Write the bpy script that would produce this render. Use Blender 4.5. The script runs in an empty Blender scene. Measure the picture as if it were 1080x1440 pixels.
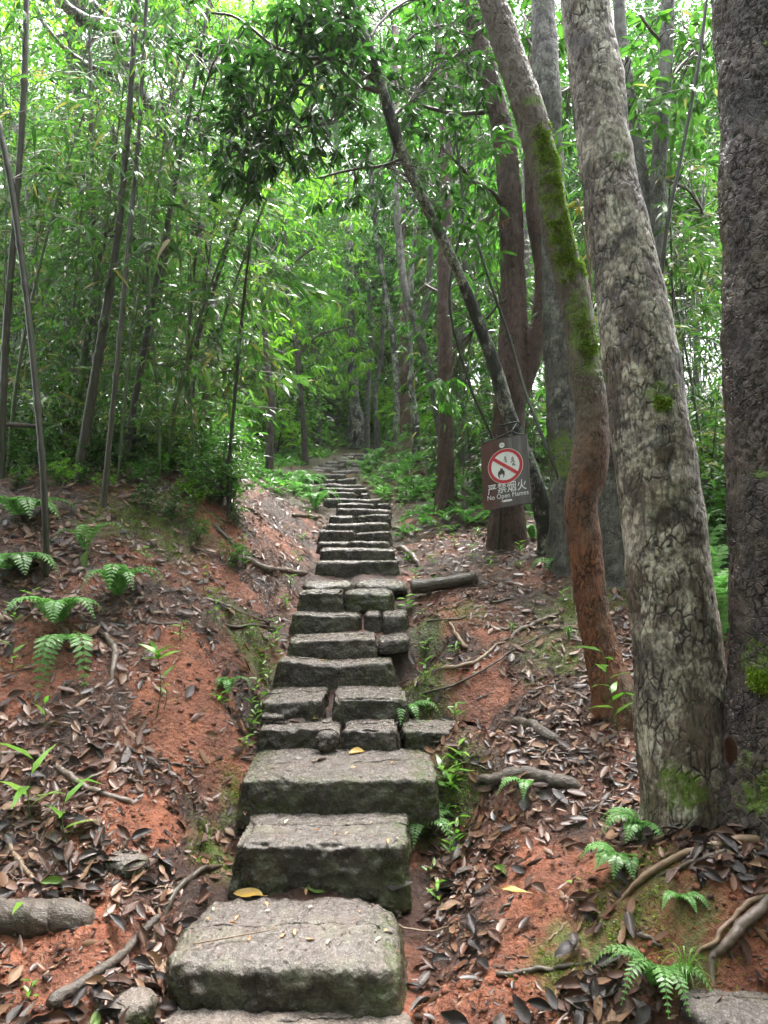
import bpy, math, random
import numpy as np
from mathutils import Vector, Matrix, Euler

# ------------------------------------------------------------------ camera, world, sun, exposure
S = bpy.context.scene
COL = S.collection
F = 1020.0                                   # focal length in pixels of a 1080 x 1440 frame
PITCH = math.atan(50 / F)
EYE = np.array([0.0, 0.0, 1.45])
CP, SP = math.cos(PITCH), math.sin(PITCH)
cam_data = bpy.data.cameras.new('camera')
cam = bpy.data.objects.new('camera', cam_data); COL.objects.link(cam)
cam.location = EYE; cam.rotation_euler = (math.pi / 2 + PITCH, 0, 0)
cam_data.sensor_fit = 'VERTICAL'; cam_data.sensor_height = 36.0
cam_data.lens = F / 1440 * 36.0
cam_data.clip_start = 0.05; cam_data.clip_end = 1500
S.camera = cam
SUN_EL, SUN_AZ = math.radians(66), math.radians(20)      # sun high, a little ahead of the camera
W = bpy.data.worlds.new('World'); S.world = W; W.use_nodes = True
nt = W.node_tree; nt.nodes.clear()
sky = nt.nodes.new('ShaderNodeTexSky'); sky.sky_type = 'NISHITA'; sky.sun_disc = False
sky.sun_elevation = SUN_EL; sky.sun_rotation = SUN_AZ
sky.air_density = 1.0; sky.dust_density = 6.0; sky.ozone_density = 1.0
hsv = nt.nodes.new('ShaderNodeHueSaturation'); hsv.inputs['Saturation'].default_value = 0.22
bg = nt.nodes.new('ShaderNodeBackground'); bg.inputs['Strength'].default_value = 0.12
wo = nt.nodes.new('ShaderNodeOutputWorld')
nt.links.new(sky.outputs[0], hsv.inputs['Color']); nt.links.new(hsv.outputs[0], bg.inputs['Color'])
nt.links.new(bg.outputs[0], wo.inputs['Surface'])
sl = bpy.data.lights.new('sun', 'SUN'); sl.energy = 1.5; sl.angle = math.radians(24); sl.color = (1.0, 0.97, 0.92)
so = bpy.data.objects.new('sun', sl); COL.objects.link(so)
sdir = Vector((math.sin(SUN_AZ) * math.cos(SUN_EL), math.cos(SUN_AZ) * math.cos(SUN_EL), math.sin(SUN_EL)))
so.rotation_euler = sdir.to_track_quat('Z', 'Y').to_euler(); so.location = (0, 0, 30)
vs = S.view_settings; vs.view_transform = 'Standard'; vs.look = 'None'; vs.exposure = 2.7; vs.gamma = 1.0
vs.use_curve_mapping = False
S.cycles.max_bounces = 6; S.cycles.diffuse_bounces = 3; S.cycles.glossy_bounces = 2
S.cycles.transmission_bounces = 3; S.cycles.transparent_max_bounces = 4
S.cycles.use_adaptive_sampling = True; S.cycles.adaptive_threshold = 0.03

# ------------------------------------------------------------------ maths helpers
def P(u, v, Y):                               # the point seen at pixel (u, v) at depth Y
    a = (720 - v) / F
    d = np.array([(u - 540) / F, CP - SP * a, SP + CP * a])
    return EYE + d * (Y / d[1])
def proj(p):
    d = np.atleast_2d(p) - EYE
    z = d[:, 1] * CP + d[:, 2] * SP; y = -d[:, 1] * SP + d[:, 2] * CP
    z = np.where(z < .05, .05, z)
    return 540 + F * d[:, 0] / z, 720 - F * y / z, z
def _h(ix, iy, iz, s):
    h = (ix.astype(np.uint32) * np.uint32(374761393) + iy.astype(np.uint32) * np.uint32(668265263)
         + iz.astype(np.uint32) * np.uint32(2147483647) + np.uint32(s * 97531 + 12345))
    h = (h ^ (h >> np.uint32(13))) * np.uint32(1274126177)
    h = (h ^ (h >> np.uint32(16))) * np.uint32(2246822519)
    h = h ^ (h >> np.uint32(15))
    return h.astype(np.float64) / 4294967295.0 * 2 - 1
def vnoise(p, s=0):
    i = np.floor(p).astype(np.int64); f = p - i; f = f * f * (3 - 2 * f)
    r = 0
    for a in (0, 1):
        for b in (0, 1):
            for c in (0, 1):
                w = (f[:, 0] if a else 1 - f[:, 0]) * (f[:, 1] if b else 1 - f[:, 1]) * (f[:, 2] if c else 1 - f[:, 2])
                r = r + w * _h(i[:, 0] + a, i[:, 1] + b, i[:, 2] + c, s)
    return r
def fbm(p, scale, octv=4, s=0, ridged=False):
    r = 0; a = 1.0; t = 0; q = p * scale
    for k in range(octv):
        n = vnoise(q, s + k)
        if ridged: n = 1 - 2 * np.abs(n)
        r = r + a * n; t += a; a *= .5; q = q * 2.03 + 11.7
    return r / t
def worley(p, s=0):
    i = np.floor(p).astype(np.int64); f = p - i; F1 = np.full(len(p), 9.); F2 = np.full(len(p), 9.)
    for a in (-1, 0, 1):
        for b in (-1, 0, 1):
            for c in (-1, 0, 1):
                j = i + [a, b, c]
                o = np.c_[_h(j[:, 0], j[:, 1], j[:, 2], s), _h(j[:, 0], j[:, 1], j[:, 2], s + 1), _h(j[:, 0], j[:, 1], j[:, 2], s + 2)] * .42 + .5
                d = (((o + [a, b, c]) - f) ** 2).sum(1); F2 = np.minimum(F2, np.maximum(F1, d)); F1 = np.minimum(F1, d)
    return np.sqrt(F1), np.sqrt(F2)
def norm(v): return v / (np.linalg.norm(v, axis=-1, keepdims=True) + 1e-9)
def sm(x, a, b):
    t = np.clip((x - a) / (b - a), 0, 1); return t * t * (3 - 2 * t)

# ------------------------------------------------------------------ stairs profile (depth, height of each front top edge)
STEP = [(2.32, .15), (2.78, .32), (3.14, .465), (3.55, .5625), (3.75, .66), (4.10, .795), (4.30, .915), (4.62, 1.029),
        (4.88, 1.149), (5.12, 1.214), (5.60, 1.351), (5.94, 1.433), (6.30, 1.50), (6.70, 1.594), (7.10, 1.694),
        (7.50, 1.78), (7.90, 1.86), (8.30, 1.954), (8.70, 2.04), (9.10, 2.14), (9.50, 2.22), (10.0, 2.33),
        (10.6, 2.46), (11.2, 2.58)]
CTR = [407, 449, 474, 460, 468, 468, 486, 490, 486, 501, 502, 501, 495, 498, 500, 506, 511, 512, 497, 478, 486, 470, 462, 455]
PATH = [(11.9, 2.72, 470), (12.6, 2.85, 478), (13.4, 3.0, 486), (14.3, 3.16, 493), (15.3, 3.33, 499), (16.4, 3.51, 505),
        (17.6, 3.70, 509), (18.9, 3.90, 513), (20.2, 4.10, 517)]

# ------------------------------------------------------------------ terrain: control points seen in the photo, joined smoothly
ctl = []
for (d, z), c in zip(STEP, CTR):
    q = P(c, 770, d); ctl.append((q[0], d + .12, z - (.085 if d > 2.5 else .17)))
    if d > 4: ctl.append((q[0] - .30, d + .12, z - .10)); ctl.append((q[0] + .30, d + .12, z - .10))
EDGE = [(226, 582), (322, 578), (333, 616), (360, 655), (370, 576), (381, 559), (400, 574), (405, 575), (417, 555)]
for (d, z), (l, r), dl, dr in zip(STEP, EDGE, (.10, .16, .16, .08, .08, .08, .08, .06, .06), (.15, .24, .28, .16, .20, .20, .18, .14, .10)):
    ctl.append((P(l, 770, d)[0] - .07, d + .14, z - dl)); ctl.append((P(r, 770, d)[0] + .08, d + .14, z - dr))
for d, z, c in PATH:
    q = P(c, 770, d); ctl += [(q[0], d + .3, z - .04), (q[0] - .7, d + .3, z - .02), (q[0] + .7, d + .3, z)]
for u, v, Y in [(0, 1440, 2.2), (150, 1440, 2.2), (0, 1300, 2.5), (150, 1320, 2.45), (260, 1200, 2.85), (0, 1180, 2.8), (0, 1100, 3.0), (130, 1100, 3.05), (250, 1080, 3.25),
                (0, 950, 3.4), (120, 950, 3.45), (220, 960, 3.6), (0, 800, 4.0), (100, 800, 4.1), (250, 860, 4.1), (320, 1000, 3.6),
                (320, 900, 4.0), (360, 880, 4.35), (330, 820, 4.7), (240, 780, 4.5), (0, 700, 4.6), (100, 695, 4.8), (200, 692, 5.0), (215, 712, 4.85), (230, 765, 4.6), (290, 675, 5.5),
                (380, 800, 5.05), (415, 760, 6.0), (425, 725, 7.2), (380, 745, 6.2), (330, 710, 6.1), (330, 665, 7.0),
                (390, 690, 9.0), (400, 680, 9.8), (415, 655, 12.), (360, 650, 12.5),
                (670, 1240, 2.85), (620, 1400, 2.3), (700, 1425, 2.25), (760, 1350, 2.4), (700, 1195, 3.0),
                (700, 1130, 3.15), (780, 1100, 3.15), (850, 1200, 2.7), (930, 1185, 2.50), (1060, 1190, 2.36), (980, 1180, 2.7), (1060, 1180, 2.6), (1000, 1310, 2.16), (1080, 1440, 2.08),
                (900, 1400, 2.2), (760, 1020, 3.6), (655, 1010, 3.55), (600, 950, 4.0), (650, 950, 4.0), (605, 860, 4.6), (700, 900, 4.25), (700, 830, 5.0), (640, 835, 5.0),
                (780, 870, 4.5), (870, 960, 3.75), (800, 800, 5.2), (880, 790, 5.0), (710, 768, 6.1), (625, 722, 7.5), (565, 770, 6.2),
                (585, 710, 8.6), (660, 690, 8.0), (600, 650, 9.8), (550, 655, 11.2), (560, 610, 12.), (620, 640, 11.), (790, 700, 8.),
                (960, 860, 4.3), (1040, 840, 4.4), (1000, 760, 6.0), (480, 615, 24.), (430, 645, 15.)]:
    ctl.append(tuple(P(u, v, Y)))
# hidden or off-frame ground
ctl += [(-.3, 2.12, -.14), (.15, 2.14, -.12), (-.62, 2.1, -.06), (-.3, 1.9, -.16), (0, 1.0, -.30), (-2, 1, -.2), (2, 1, -.15), (0, -3, -1.3), (-6, -3, -.5), (6, -3, -.8), (-6, 3, 1.7), (-6, 7, 2.3), (-4, 6.5, 2.15), (-2.6, 7, 2.1),
        (-2.2, 9, 2.3), (-5, 11, 2.9), (-12, 12, 3.3), (6, 3, 1.1), (6, 7, 2.3), (12, 12, 3.6), (4, 9, 2.7), (3, 4, 1.1),
        (-4, 18, 3.9), (6, 18, 4.7), (0, 30, 6.8), (-20, 30, 6.3), (20, 30, 8.5), (0, 50, 12.5), (-50, 50, 11), (50, 50, 14),
        (0, 95, 16), (-90, 90, 15), (90, 90, 17), (-90, 0, 5), (90, 0, 5), (0, -50, -8), (-90, -50, -7), (90, -50, -7)]
ctl = np.array(ctl)
def _phi(r2): return np.sqrt(r2 + .02)
_A = ctl[:, :2]; _n = len(_A)
_K = _phi(((_A[:, None] - _A[None]) ** 2).sum(-1)) - np.eye(_n) * .012
_Q = np.c_[np.ones(_n), _A]
_M = np.block([[_K, _Q], [_Q.T, np.zeros((3, 3))]])
_w = np.linalg.solve(_M, np.r_[ctl[:, 2], np.zeros(3)])
def G0(x, y):
    x = np.asarray(x, float).ravel(); y = np.asarray(y, float).ravel(); out = np.empty(len(x))
    for i in range(0, len(x), 20000):
        X = np.c_[x[i:i + 20000], y[i:i + 20000]]
        k = _phi(((X[:, None] - _A[None]) ** 2).sum(-1))
        out[i:i + 20000] = k @ _w[:_n] + _w[_n] + X @ _w[_n + 1:]
    return out
def G(x, y):
    x = np.asarray(x, float).ravel(); y = np.asarray(y, float).ravel()
    p = np.c_[x, y, np.zeros(len(x))]
    z = G0(x, y)
    near = 1 - sm(y, 9, 25)
    z = z + fbm(p, 1.6, 3, 5) * .03 + fbm(p, 7, 4, 9) * .026 * (.4 + .6 * near) + fbm(p, 30, 2, 21, True) * .008 * near + fbm(p, 15, 3, 31, True) * .011 * near
    return z
def Gn(x, y, e=.03):
    gx = (G(x + e, y) - G(x - e, y)) / (2 * e); gy = (G(x, y + e) - G(x, y - e)) / (2 * e)
    return norm(np.c_[-gx, -gy, np.ones(len(gx))])
def at(u, v):                                  # where the line of sight through a pixel meets the ground
    a = (720 - v) / F; d = np.array([(u - 540) / F, CP - SP * a, SP + CP * a]); d /= d[1]
    Y = 1.6 * (30 / 1.6) ** np.linspace(0, 1, 500)
    pts = EYE + d * Y[:, None]; g = G(pts[:, 0], pts[:, 1])
    k = np.nonzero(pts[:, 2] < g)[0]
    if len(k) == 0: return pts[-1]
    return pts[k[0]]

# ------------------------------------------------------------------ mesh and object helpers
def link(o, parent=None):
    COL.objects.link(o)
    if parent: o.parent = parent
    return o
def build(name, V, faces, mat=None, parent=None, tint=None, smooth=True, attrs=None):
    """faces: list of int arrays, each (n, k) for one polygon size k"""
    me = bpy.data.meshes.new(name)
    V = np.asarray(V, dtype=np.float32)
    if parent is not None: V = V - np.array(parent.location, dtype=np.float32)
    if not isinstance(faces, list): faces = [faces]
    faces = [np.asarray(f, dtype=np.int32) for f in faces if len(f)]
    me.vertices.add(len(V)); me.vertices.foreach_set('co', V.ravel())
    loops = np.concatenate([f.ravel() for f in faces]); me.loops.add(len(loops)); me.loops.foreach_set('vertex_index', loops)
    sizes = np.concatenate([np.full(len(f), f.shape[1], dtype=np.int32) for f in faces])
    me.polygons.add(len(sizes)); st = np.zeros(len(sizes), dtype=np.int32); st[1:] = np.cumsum(sizes)[:-1]
    me.polygons.foreach_set('loop_start', st)
    me.update(calc_edges=True)
    me.polygons.foreach_set('use_smooth', np.full(len(sizes), smooth))
    at_ = dict(attrs or {})
    if tint is not None: at_['tint'] = tint
    for k, a in at_.items():
        at2 = me.attributes.new(k, 'FLOAT', 'POINT'); at2.data.foreach_set('value', np.asarray(a, dtype=np.float32))
    if mat: me.materials.append(mat)
    me.validate()
    o = bpy.data.objects.new(name, me); link(o, parent); return o
def tag(o, label=None, cat=None, group=None, kind=None):
    if label: o['label'] = label
    if cat: o['category'] = cat
    if group: o['group'] = group
    if kind: o['kind'] = kind
    return o
def root(name, loc, label, cat, group=None):
    o = bpy.data.objects.new(name, None); o.empty_display_size = .1; COL.objects.link(o)
    o.location = [float(c) for c in loc]; return tag(o, label, cat, group)
class MB:
    def __init__(s): s.V = []; s.F = {}; s.T = []; s.n = 0
    def add(s, V, faces, tint=0.5):
        for f in (faces if isinstance(faces, list) else [faces]):
            f = np.asarray(f)
            if len(f): s.F.setdefault(f.shape[1], []).append(f + s.n)
        s.V.append(np.asarray(V)); s.T.append(np.full(len(V), tint) if np.isscalar(tint) else tint); s.n += len(V)
    def obj(s, name, mat, parent=None, smooth=True):
        return build(name, np.concatenate(s.V), [np.concatenate(f) for f in s.F.values()], mat, parent, np.concatenate(s.T), smooth)
def spline(pts, n):
    pts = np.asarray(pts, float); m = len(pts)
    if m == 2: t = np.linspace(0, 1, n)[:, None]; return pts[0] * (1 - t) + pts[1] * t
    L = np.r_[0, np.cumsum(np.linalg.norm(np.diff(pts[:, :3], axis=0), axis=1) + 1e-6)]
    t = np.linspace(0, L[-1], n); out = np.empty((n, pts.shape[1]))
    tg = np.gradient(pts, L, axis=0)
    k = np.clip(np.searchsorted(L, t) - 1, 0, m - 2); h = (L[k + 1] - L[k]); s = ((t - L[k]) / h)[:, None]; h = h[:, None]
    return ((2 * s ** 3 - 3 * s ** 2 + 1) * pts[k] + (s ** 3 - 2 * s ** 2 + s) * h * tg[k] + (-2 * s ** 3 + 3 * s ** 2) * pts[k + 1] + (s ** 3 - s ** 2) * h * tg[k + 1])
def tube(pr, nseg, nring, disp=None, cap=True):
    """pr: rows x, y, z, radius. returns V, faces"""
    q = spline(pr, nring); c, r = q[:, :3], np.maximum(q[:, 3], .0005)
    t = norm(np.gradient(c, axis=0)); ref = np.array([0, 1, 0]) if abs(t[:, 1]).mean() < .8 else np.array([1, 0, 0])
    a = norm(np.cross(t, ref)); b = np.cross(t, a)
    th = np.linspace(0, 2 * math.pi, nseg, endpoint=False)
    dirs = a[:, None] * np.cos(th)[None, :, None] + b[:, None] * np.sin(th)[None, :, None]
    V = c[:, None] + dirs * r[:, None, None]
    if disp is not None:
        s = np.r_[0, np.cumsum(np.linalg.norm(np.diff(c, axis=0), axis=1))]
        rr = np.repeat(r, nseg)
        loc = np.c_[np.tile(np.cos(th), nring) * rr, np.tile(np.sin(th), nring) * rr, np.repeat(s, nseg)]
        V = V + dirs * disp(loc, rr).reshape(nring, nseg, 1)
    V = V.reshape(-1, 3)
    i = np.arange(nring - 1)[:, None] * nseg; j = np.arange(nseg)[None]; j2 = (j + 1) % nseg
    f = np.stack([i + j, i + j2, i + nseg + j2, i + nseg + j], -1).reshape(-1, 4)
    faces = [f]
    if cap:
        V = np.r_[V, c[:1], c[-1:]]; n = nring * nseg; k = np.arange(nseg); k2 = (k + 1) % nseg
        faces.append(np.r_[np.c_[k2, k, np.full(nseg, n)], np.c_[(nring - 1) * nseg + k, (nring - 1) * nseg + k2, np.full(nseg, n + 1)]])
    return V, faces
# leaf templates: along a, across b, up c
T_BROAD = (np.array([[0, 0, 0], [.28, -.42, .06], [.66, -.36, .04], [1, 0, -.10], [.66, .36, .04], [.28, .42, .06], [.3, 0, -.02], [.68, 0, -.05]]),
           [np.array([[0, 1, 6], [0, 6, 5], [2, 3, 7], [3, 4, 7]]), np.array([[1, 2, 7, 6], [6, 7, 4, 5]])])
T_LANCE = (np.array([[0, 0, 0], [.25, -.5, .03], [.25, .5, .03], [.65, -.3, -.05], [.65, .3, -.05], [1, 0, -.22]]),
           [np.array([[0, 1, 2], [3, 5, 4]]), np.array([[1, 3, 4, 2]])])
T_DIA = (np.array([[0, 0, 0], [.45, -.5, .08], [1, 0, 0], [.45, .5, .08]]), [np.array([[0, 1, 2], [0, 2, 3]])])
T_DRY = (np.array([[0, 0, 0], [.2, -.38, .06], [.2, .38, .09], [.2, 0, 0], [.5, -.5, .05], [.5, .5, .11], [.5, 0, .02], [.8, -.3, .09], [.8, .3, .06], [.8, 0, .03], [1, 0, .07]]),
         [np.array([[0, 1, 3], [0, 3, 2], [7, 10, 9], [9, 10, 8]]), np.array([[1, 4, 6, 3], [3, 6, 5, 2], [4, 7, 9, 6], [6, 9, 8, 5]])])
def leaves(pos, axis, nrm, L, Wd, tpl, tint):
    tv, tf = tpl; N = len(pos); axis = norm(axis); b = norm(np.cross(nrm, axis)); c = np.cross(axis, b)
    L = np.broadcast_to(L, N)[:, None, None]; Wd = np.broadcast_to(Wd, N)[:, None, None]
    V = (pos[:, None] + axis[:, None] * tv[None, :, 0:1] * L + b[:, None] * tv[None, :, 1:2] * Wd + c[:, None] * tv[None, :, 2:3] * L)
    k = len(tv); off = np.arange(N)[:, None, None] * k
    return V.reshape(-1, 3), [(off + f[None]).reshape(-1, f.shape[1]) for f in tf], np.repeat(np.broadcast_to(tint, N), k)

# ------------------------------------------------------------------ materials
class NM:
    def __init__(s, name):
        s.m = bpy.data.materials.new(name); s.m.use_nodes = True; s.t = s.m.node_tree; s.t.nodes.clear()
        s.out = s.n('ShaderNodeOutputMaterial'); s.b = s.n('ShaderNodeBsdfPrincipled'); s.l(s.b.outputs[0], s.out.inputs['Surface'])
        s.tc = s.n('ShaderNodeTexCoord')
    def n(s, k, **kw):
        x = s.t.nodes.new(k)
        for a, b in kw.items(): setattr(x, a, b)
        return x
    def l(s, a, b): s.t.links.new(a, b)
    def co(s, scale=(1, 1, 1)):
        mp = s.n('ShaderNodeMapping'); mp.inputs['Scale'].default_value = scale; s.l(s.tc.outputs['Object'], mp.inputs[0]); return mp.outputs[0]
    def noise(s, sc, det=4, rough=.6, vec=None, dist=0):
        x = s.n('ShaderNodeTexNoise'); x.inputs['Scale'].default_value = sc; x.inputs['Detail'].default_value = det
        x.inputs['Roughness'].default_value = rough; x.inputs['Distortion'].default_value = dist
        s.l(vec or s.tc.outputs['Object'], x.inputs['Vector']); return x.outputs['Fac']
    def vor(s, sc, feat='F1', vec=None):
        x = s.n('ShaderNodeTexVoronoi', feature=feat); x.inputs['Scale'].default_value = sc
        s.l(vec or s.tc.outputs['Object'], x.inputs['Vector']); return x.outputs['Distance']
    def ramp(s, fac, stops):
        x = s.n('ShaderNodeValToRGB'); e = x.color_ramp.elements
        while len(e) < len(stops): e.new(.5)
        for k, (p, c) in enumerate(stops):
            e[k].position = p; e[k].color = (*c, 1) if not np.isscalar(c) else (c, c, c, 1)
        s.l(fac, x.inputs[0]); return x.outputs[0]
    def mix(s, fac, a, b, mode='MIX'):
        x = s.n('ShaderNodeMix', data_type='RGBA', blend_type=mode)
        for q, v in ((0, fac), (6, a), (7, b)):
            if hasattr(v, 'links') or hasattr(v, 'is_linked'): s.l(v, x.inputs[q])
            else: x.inputs[q].default_value = v if q == 0 else (*v, 1)
        return x.outputs[2]
    def math(s, op, a, b=0.0):
        x = s.n('ShaderNodeMath', operation=op)
        for q, v in enumerate((a, b)):
            if hasattr(v, 'is_linked'): s.l(v, x.inputs[q])
            else: x.inputs[q].default_value = v
        return x.outputs[0]
    def attr(s, nm): x = s.n('ShaderNodeAttribute'); x.attribute_name = nm; return x.outputs['Fac']
    def bump(s, h, dist, st=1.0, nrm=None):
        x = s.n('ShaderNodeBump'); x.inputs['Distance'].default_value = dist; x.inputs['Strength'].default_value = st
        s.l(h, x.inputs['Height'])
        if nrm: s.l(nrm, x.inputs['Normal'])
        return x.outputs[0]
    def set(s, **kw):
        for k, v in kw.items():
            i = s.b.inputs[k.replace('_', ' ')]
            if hasattr(v, 'is_linked'): s.l(v, i)
            else: i.default_value = (*v, 1) if isinstance(v, tuple) else v
def leaf_mat(name, cols, rough=.32, trans=.4, tcol=None, spec=.5, gain=1.0):
    m = NM(name); t = m.attr('tint'); cols = [tuple(min(.45, x * gain) for x in c) for c in cols]
    c = m.ramp(t, [(i / (len(cols) - 1), c) for i, c in enumerate(cols)])
    oi = m.n('ShaderNodeObjectInfo'); h = m.n('ShaderNodeHueSaturation'); m.l(c, h.inputs['Color'])
    m.l(m.math('MULTIPLY_ADD', oi.outputs['Random'], .35), h.inputs['Value'])
    h.inputs['Value'].links[0].from_node.inputs[2].default_value = .83
    c = h.outputs[0]
    m.set(Base_Color=c, Roughness=rough, Specular_IOR_Level=spec)
    tr = m.n('ShaderNodeBsdfTranslucent'); g = m.n('ShaderNodeMix', data_type='RGBA', blend_type='MULTIPLY'); g.inputs[0].default_value = 1
    m.l(c, g.inputs[6]); g.inputs[7].default_value = (*(tcol or (1.08, 1.6, .85)), 1); m.l(g.outputs[2], tr.inputs['Color'])
    mx = m.n('ShaderNodeMixShader'); mx.inputs[0].default_value = trans
    m.l(m.b.outputs[0], mx.inputs[1]); m.l(tr.outputs[0], mx.inputs[2]); m.l(mx.outputs[0], m.out.inputs['Surface'])
    return m.m
def bark_mat(name, c1, c2, dark, lichen=None, lich_amt=.5, moss=True, fis=(60, 14), depth=.012, rough=.55, warm=None, mossc=(.075, .125, .012), low=None):
    m = NM(name)
    cr = m.attr('crack')
    n1 = m.noise(9, 5, .65); col = m.ramp(n1, [(.3, c1), (.7, c2)])
    v = m.co((fis[0], fis[0], fis[1])); f1 = m.noise(1.0, 6, .7, v, .6)
    if lichen:
        ln = m.noise(5, 7, .68, m.co((1, 1, .6))); k = m.ramp(ln, [(lich_amt, 0.), (lich_amt + .07, 1.)])
        ln2 = m.noise(45, 4, .6); k = m.math('MULTIPLY', k, m.ramp(ln2, [(.38, .15), (.55, 1.)]))
        col = m.mix(k, col, lichen)
    if warm:                                    # rusty, algae-stained streaks in the bark itself
        col = m.mix(m.ramp(m.noise(3.0, 4, .6, m.co((2, 2, .6))), [(.45, 0.), (.62, 1.)]), col, warm)
    col = m.mix(m.ramp(f1, [(.30, .85), (.52, 0.)]), col, dark)
    wv = m.n('ShaderNodeVectorMath', operation='MULTIPLY_ADD'); nz = m.n('ShaderNodeTexNoise'); nz.inputs['Scale'].default_value = 14; nz.inputs['Detail'].default_value = 4
    m.l(m.tc.outputs['Object'], nz.inputs['Vector']); m.l(nz.outputs['Color'], wv.inputs[0]); wv.inputs[1].default_value = (.035, .035, .05); m.l(m.tc.outputs['Object'], wv.inputs[2])
    mp = m.n('ShaderNodeMapping'); mp.inputs['Scale'].default_value = (fis[0] * .75, fis[0] * .75, fis[1] * 1.5); m.l(wv.outputs[0], mp.inputs[0])
    pl = m.vor(1.0, 'DISTANCE_TO_EDGE', mp.outputs[0]); mask = m.ramp(m.noise(7, 5, .7), [(.44, .0), (.60, 1.)])
    gap = m.math('MULTIPLY', m.ramp(pl, [(.015, 1.), (.11, 0.)]), mask)
    col = m.mix(m.math('MULTIPLY', gap, .9), col, dark)
    col = m.mix(m.ramp(cr, [(.0, 0.), (1., .8)]), col, dark)
    if low:                                     # the lower trunk is rust-coloured, the upper greyer
        sx = m.n('ShaderNodeSeparateXYZ'); m.l(m.tc.outputs['Object'], sx.inputs[0])
        k = m.ramp(m.math('ADD', m.math('MULTIPLY', sx.outputs['Z'], .4), m.math('MULTIPLY', m.noise(4, 4), .3)), [(.50, 0.), (.78, 1.)])
        col = m.mix(k, col, m.ramp(m.noise(30, 5, .7), [(.3, low), (.65, tuple(1.9 * x for x in low)), (.8, (.24, .22, .18))]))
    if lichen:                                  # dark damp blotches
        col = m.mix(m.ramp(m.noise(3.2, 5, .7), [(.51, 0.), (.62, .85)]), col, dark)
    if moss:
        mm = m.ramp(m.math('ADD', m.math('MULTIPLY', m.attr('moss'), .5), m.math('MULTIPLY', m.math('SUBTRACT', m.noise(24, 7, .8), .5), 1.9)), [(.32, 0.), (.52, .95)])
        col = m.mix(mm, col, m.ramp(m.noise(90, 3), [(.3, mossc), (.7, tuple(2 * x for x in mossc))]))
    h = m.math('SUBTRACT', m.math('ADD', m.math('MULTIPLY', f1, 1.0), m.math('MULTIPLY', m.noise(120, 3, .7), .35)), m.math('MULTIPLY', gap, .8))
    m.set(Base_Color=col, Roughness=m.ramp(m.noise(14, 3), [(.3, rough - .18), (.7, rough + .15)]), Normal=m.bump(h, depth, 1.0))
    return m.m
M = {}
# ground
def ground_mat():
    m = NM('red_clay_soil')
    a = m.noise(2.2, 6, .65); b = m.noise(26, 5, .7); c = m.noise(110, 4, .7)
    clay = m.ramp(b, [(.25, (.11, .034, .017)), (.5, (.27, .087, .043)), (.75, (.42, .165, .095))])
    humus = m.ramp(c, [(.3, (.016, .009, .007)), (.7, (.060, .033, .024))])
    hf = m.math('ADD', m.attr('humus'), m.math('MULTIPLY', m.math('SUBTRACT', a, .5), 1.6))
    col = m.mix(m.ramp(hf, [(.38, 0.), (.66, 1.)]), clay, humus)
    col = m.mix(m.ramp(m.vor(75), [(.10, .75), (.24, 0.)]), col, (.10, .055, .04))
    col = m.mix(m.ramp(m.vor(33), [(.05, .8), (.10, 0.)]), col, (.30, .20, .14))
    mo = m.math('MULTIPLY', m.attr('moss'), m.ramp(m.noise(13, 6, .75), [(.38, 0.), (.54, .95)]))
    col = m.mix(mo, col, m.ramp(c, [(.3, (.04, .060, .01)), (.7, (.13, .18, .03))]))
    wet = m.ramp(m.noise(5, 5, .65), [(.42, 0.), (.60, 1.)]); col = m.mix(m.math('MULTIPLY', wet, .5), col, (.085, .034, .022))
    h = m.math('ADD', m.math('MULTIPLY', b, 1.3), m.math('ADD', m.math('MULTIPLY', c, .7), m.math('MULTIPLY', m.vor(48), .5)))
    m.set(Base_Color=col, Roughness=m.ramp(b, [(.3, .26), (.7, .52)]), Normal=m.bump(h, .016, 1.0), Specular_IOR_Level=.45)
    return m.m
def stone_mat(name, base=(.050, .039, .034), light=(.125, .105, .096), red=.40, lich=.0):
    m = NM(name)
    geo = m.n('ShaderNodeNewGeometry'); sx = m.n('ShaderNodeSeparateXYZ'); m.l(geo.outputs['Normal'], sx.inputs[0])
    a = m.noise(5, 5, .6); s = m.noise(160, 3, .75); f = m.noise(38, 5, .7)
    col = m.ramp(f, [(.34, tuple(x * .35 for x in base)), (.5, base), (.66, light)])
    col = m.mix(m.ramp(s, [(.54, 0.), (.64, .85)]), col, (.38, .35, .31))
    col = m.mix(m.ramp(s, [(.30, .8), (.42, 0.)]), col, (.02, .018, .016))
    col = m.mix(m.math('MULTIPLY', m.ramp(a, [(.42, 0.), (.65, 1.)]), red), col, (.16, .10, .07))
    # light from above put into the colour: paler treads, shaded vertical faces
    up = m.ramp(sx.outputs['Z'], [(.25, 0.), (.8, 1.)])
    face_shade = m.mix(m.ramp(m.noise(12, 5, .7), [(.3, .70), (.6, .97)]), col, (.017, .012, .009))
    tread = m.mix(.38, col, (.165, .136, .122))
    col = m.mix(up, face_shade, tread)
    lk = m.math('MULTIPLY', m.ramp(m.noise(4.5, 5, .6), [(.50, 0.), (.62, 1.)]), .12 + lich)
    col = m.mix(lk, col, (.20, .22, .13))
    mo = m.math('MULTIPLY', m.attr('moss'), m.ramp(m.noise(15, 6, .75), [(.44, 0.), (.60, .9)]))
    col = m.mix(mo, col, m.ramp(s, [(.3, (.022, .032, .006)), (.7, (.075, .11, .016))]))
    h = m.math('ADD', m.math('MULTIPLY', f, 1.0), m.math('ADD', m.math('MULTIPLY', s, .35), m.math('MULTIPLY', m.vor(60), .4)))
    m.set(Base_Color=col, Roughness=m.ramp(f, [(.3, .12), (.7, .34)]), Normal=m.bump(h, .009, 1.0), Specular_IOR_Level=.5)
    return m.m
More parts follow.
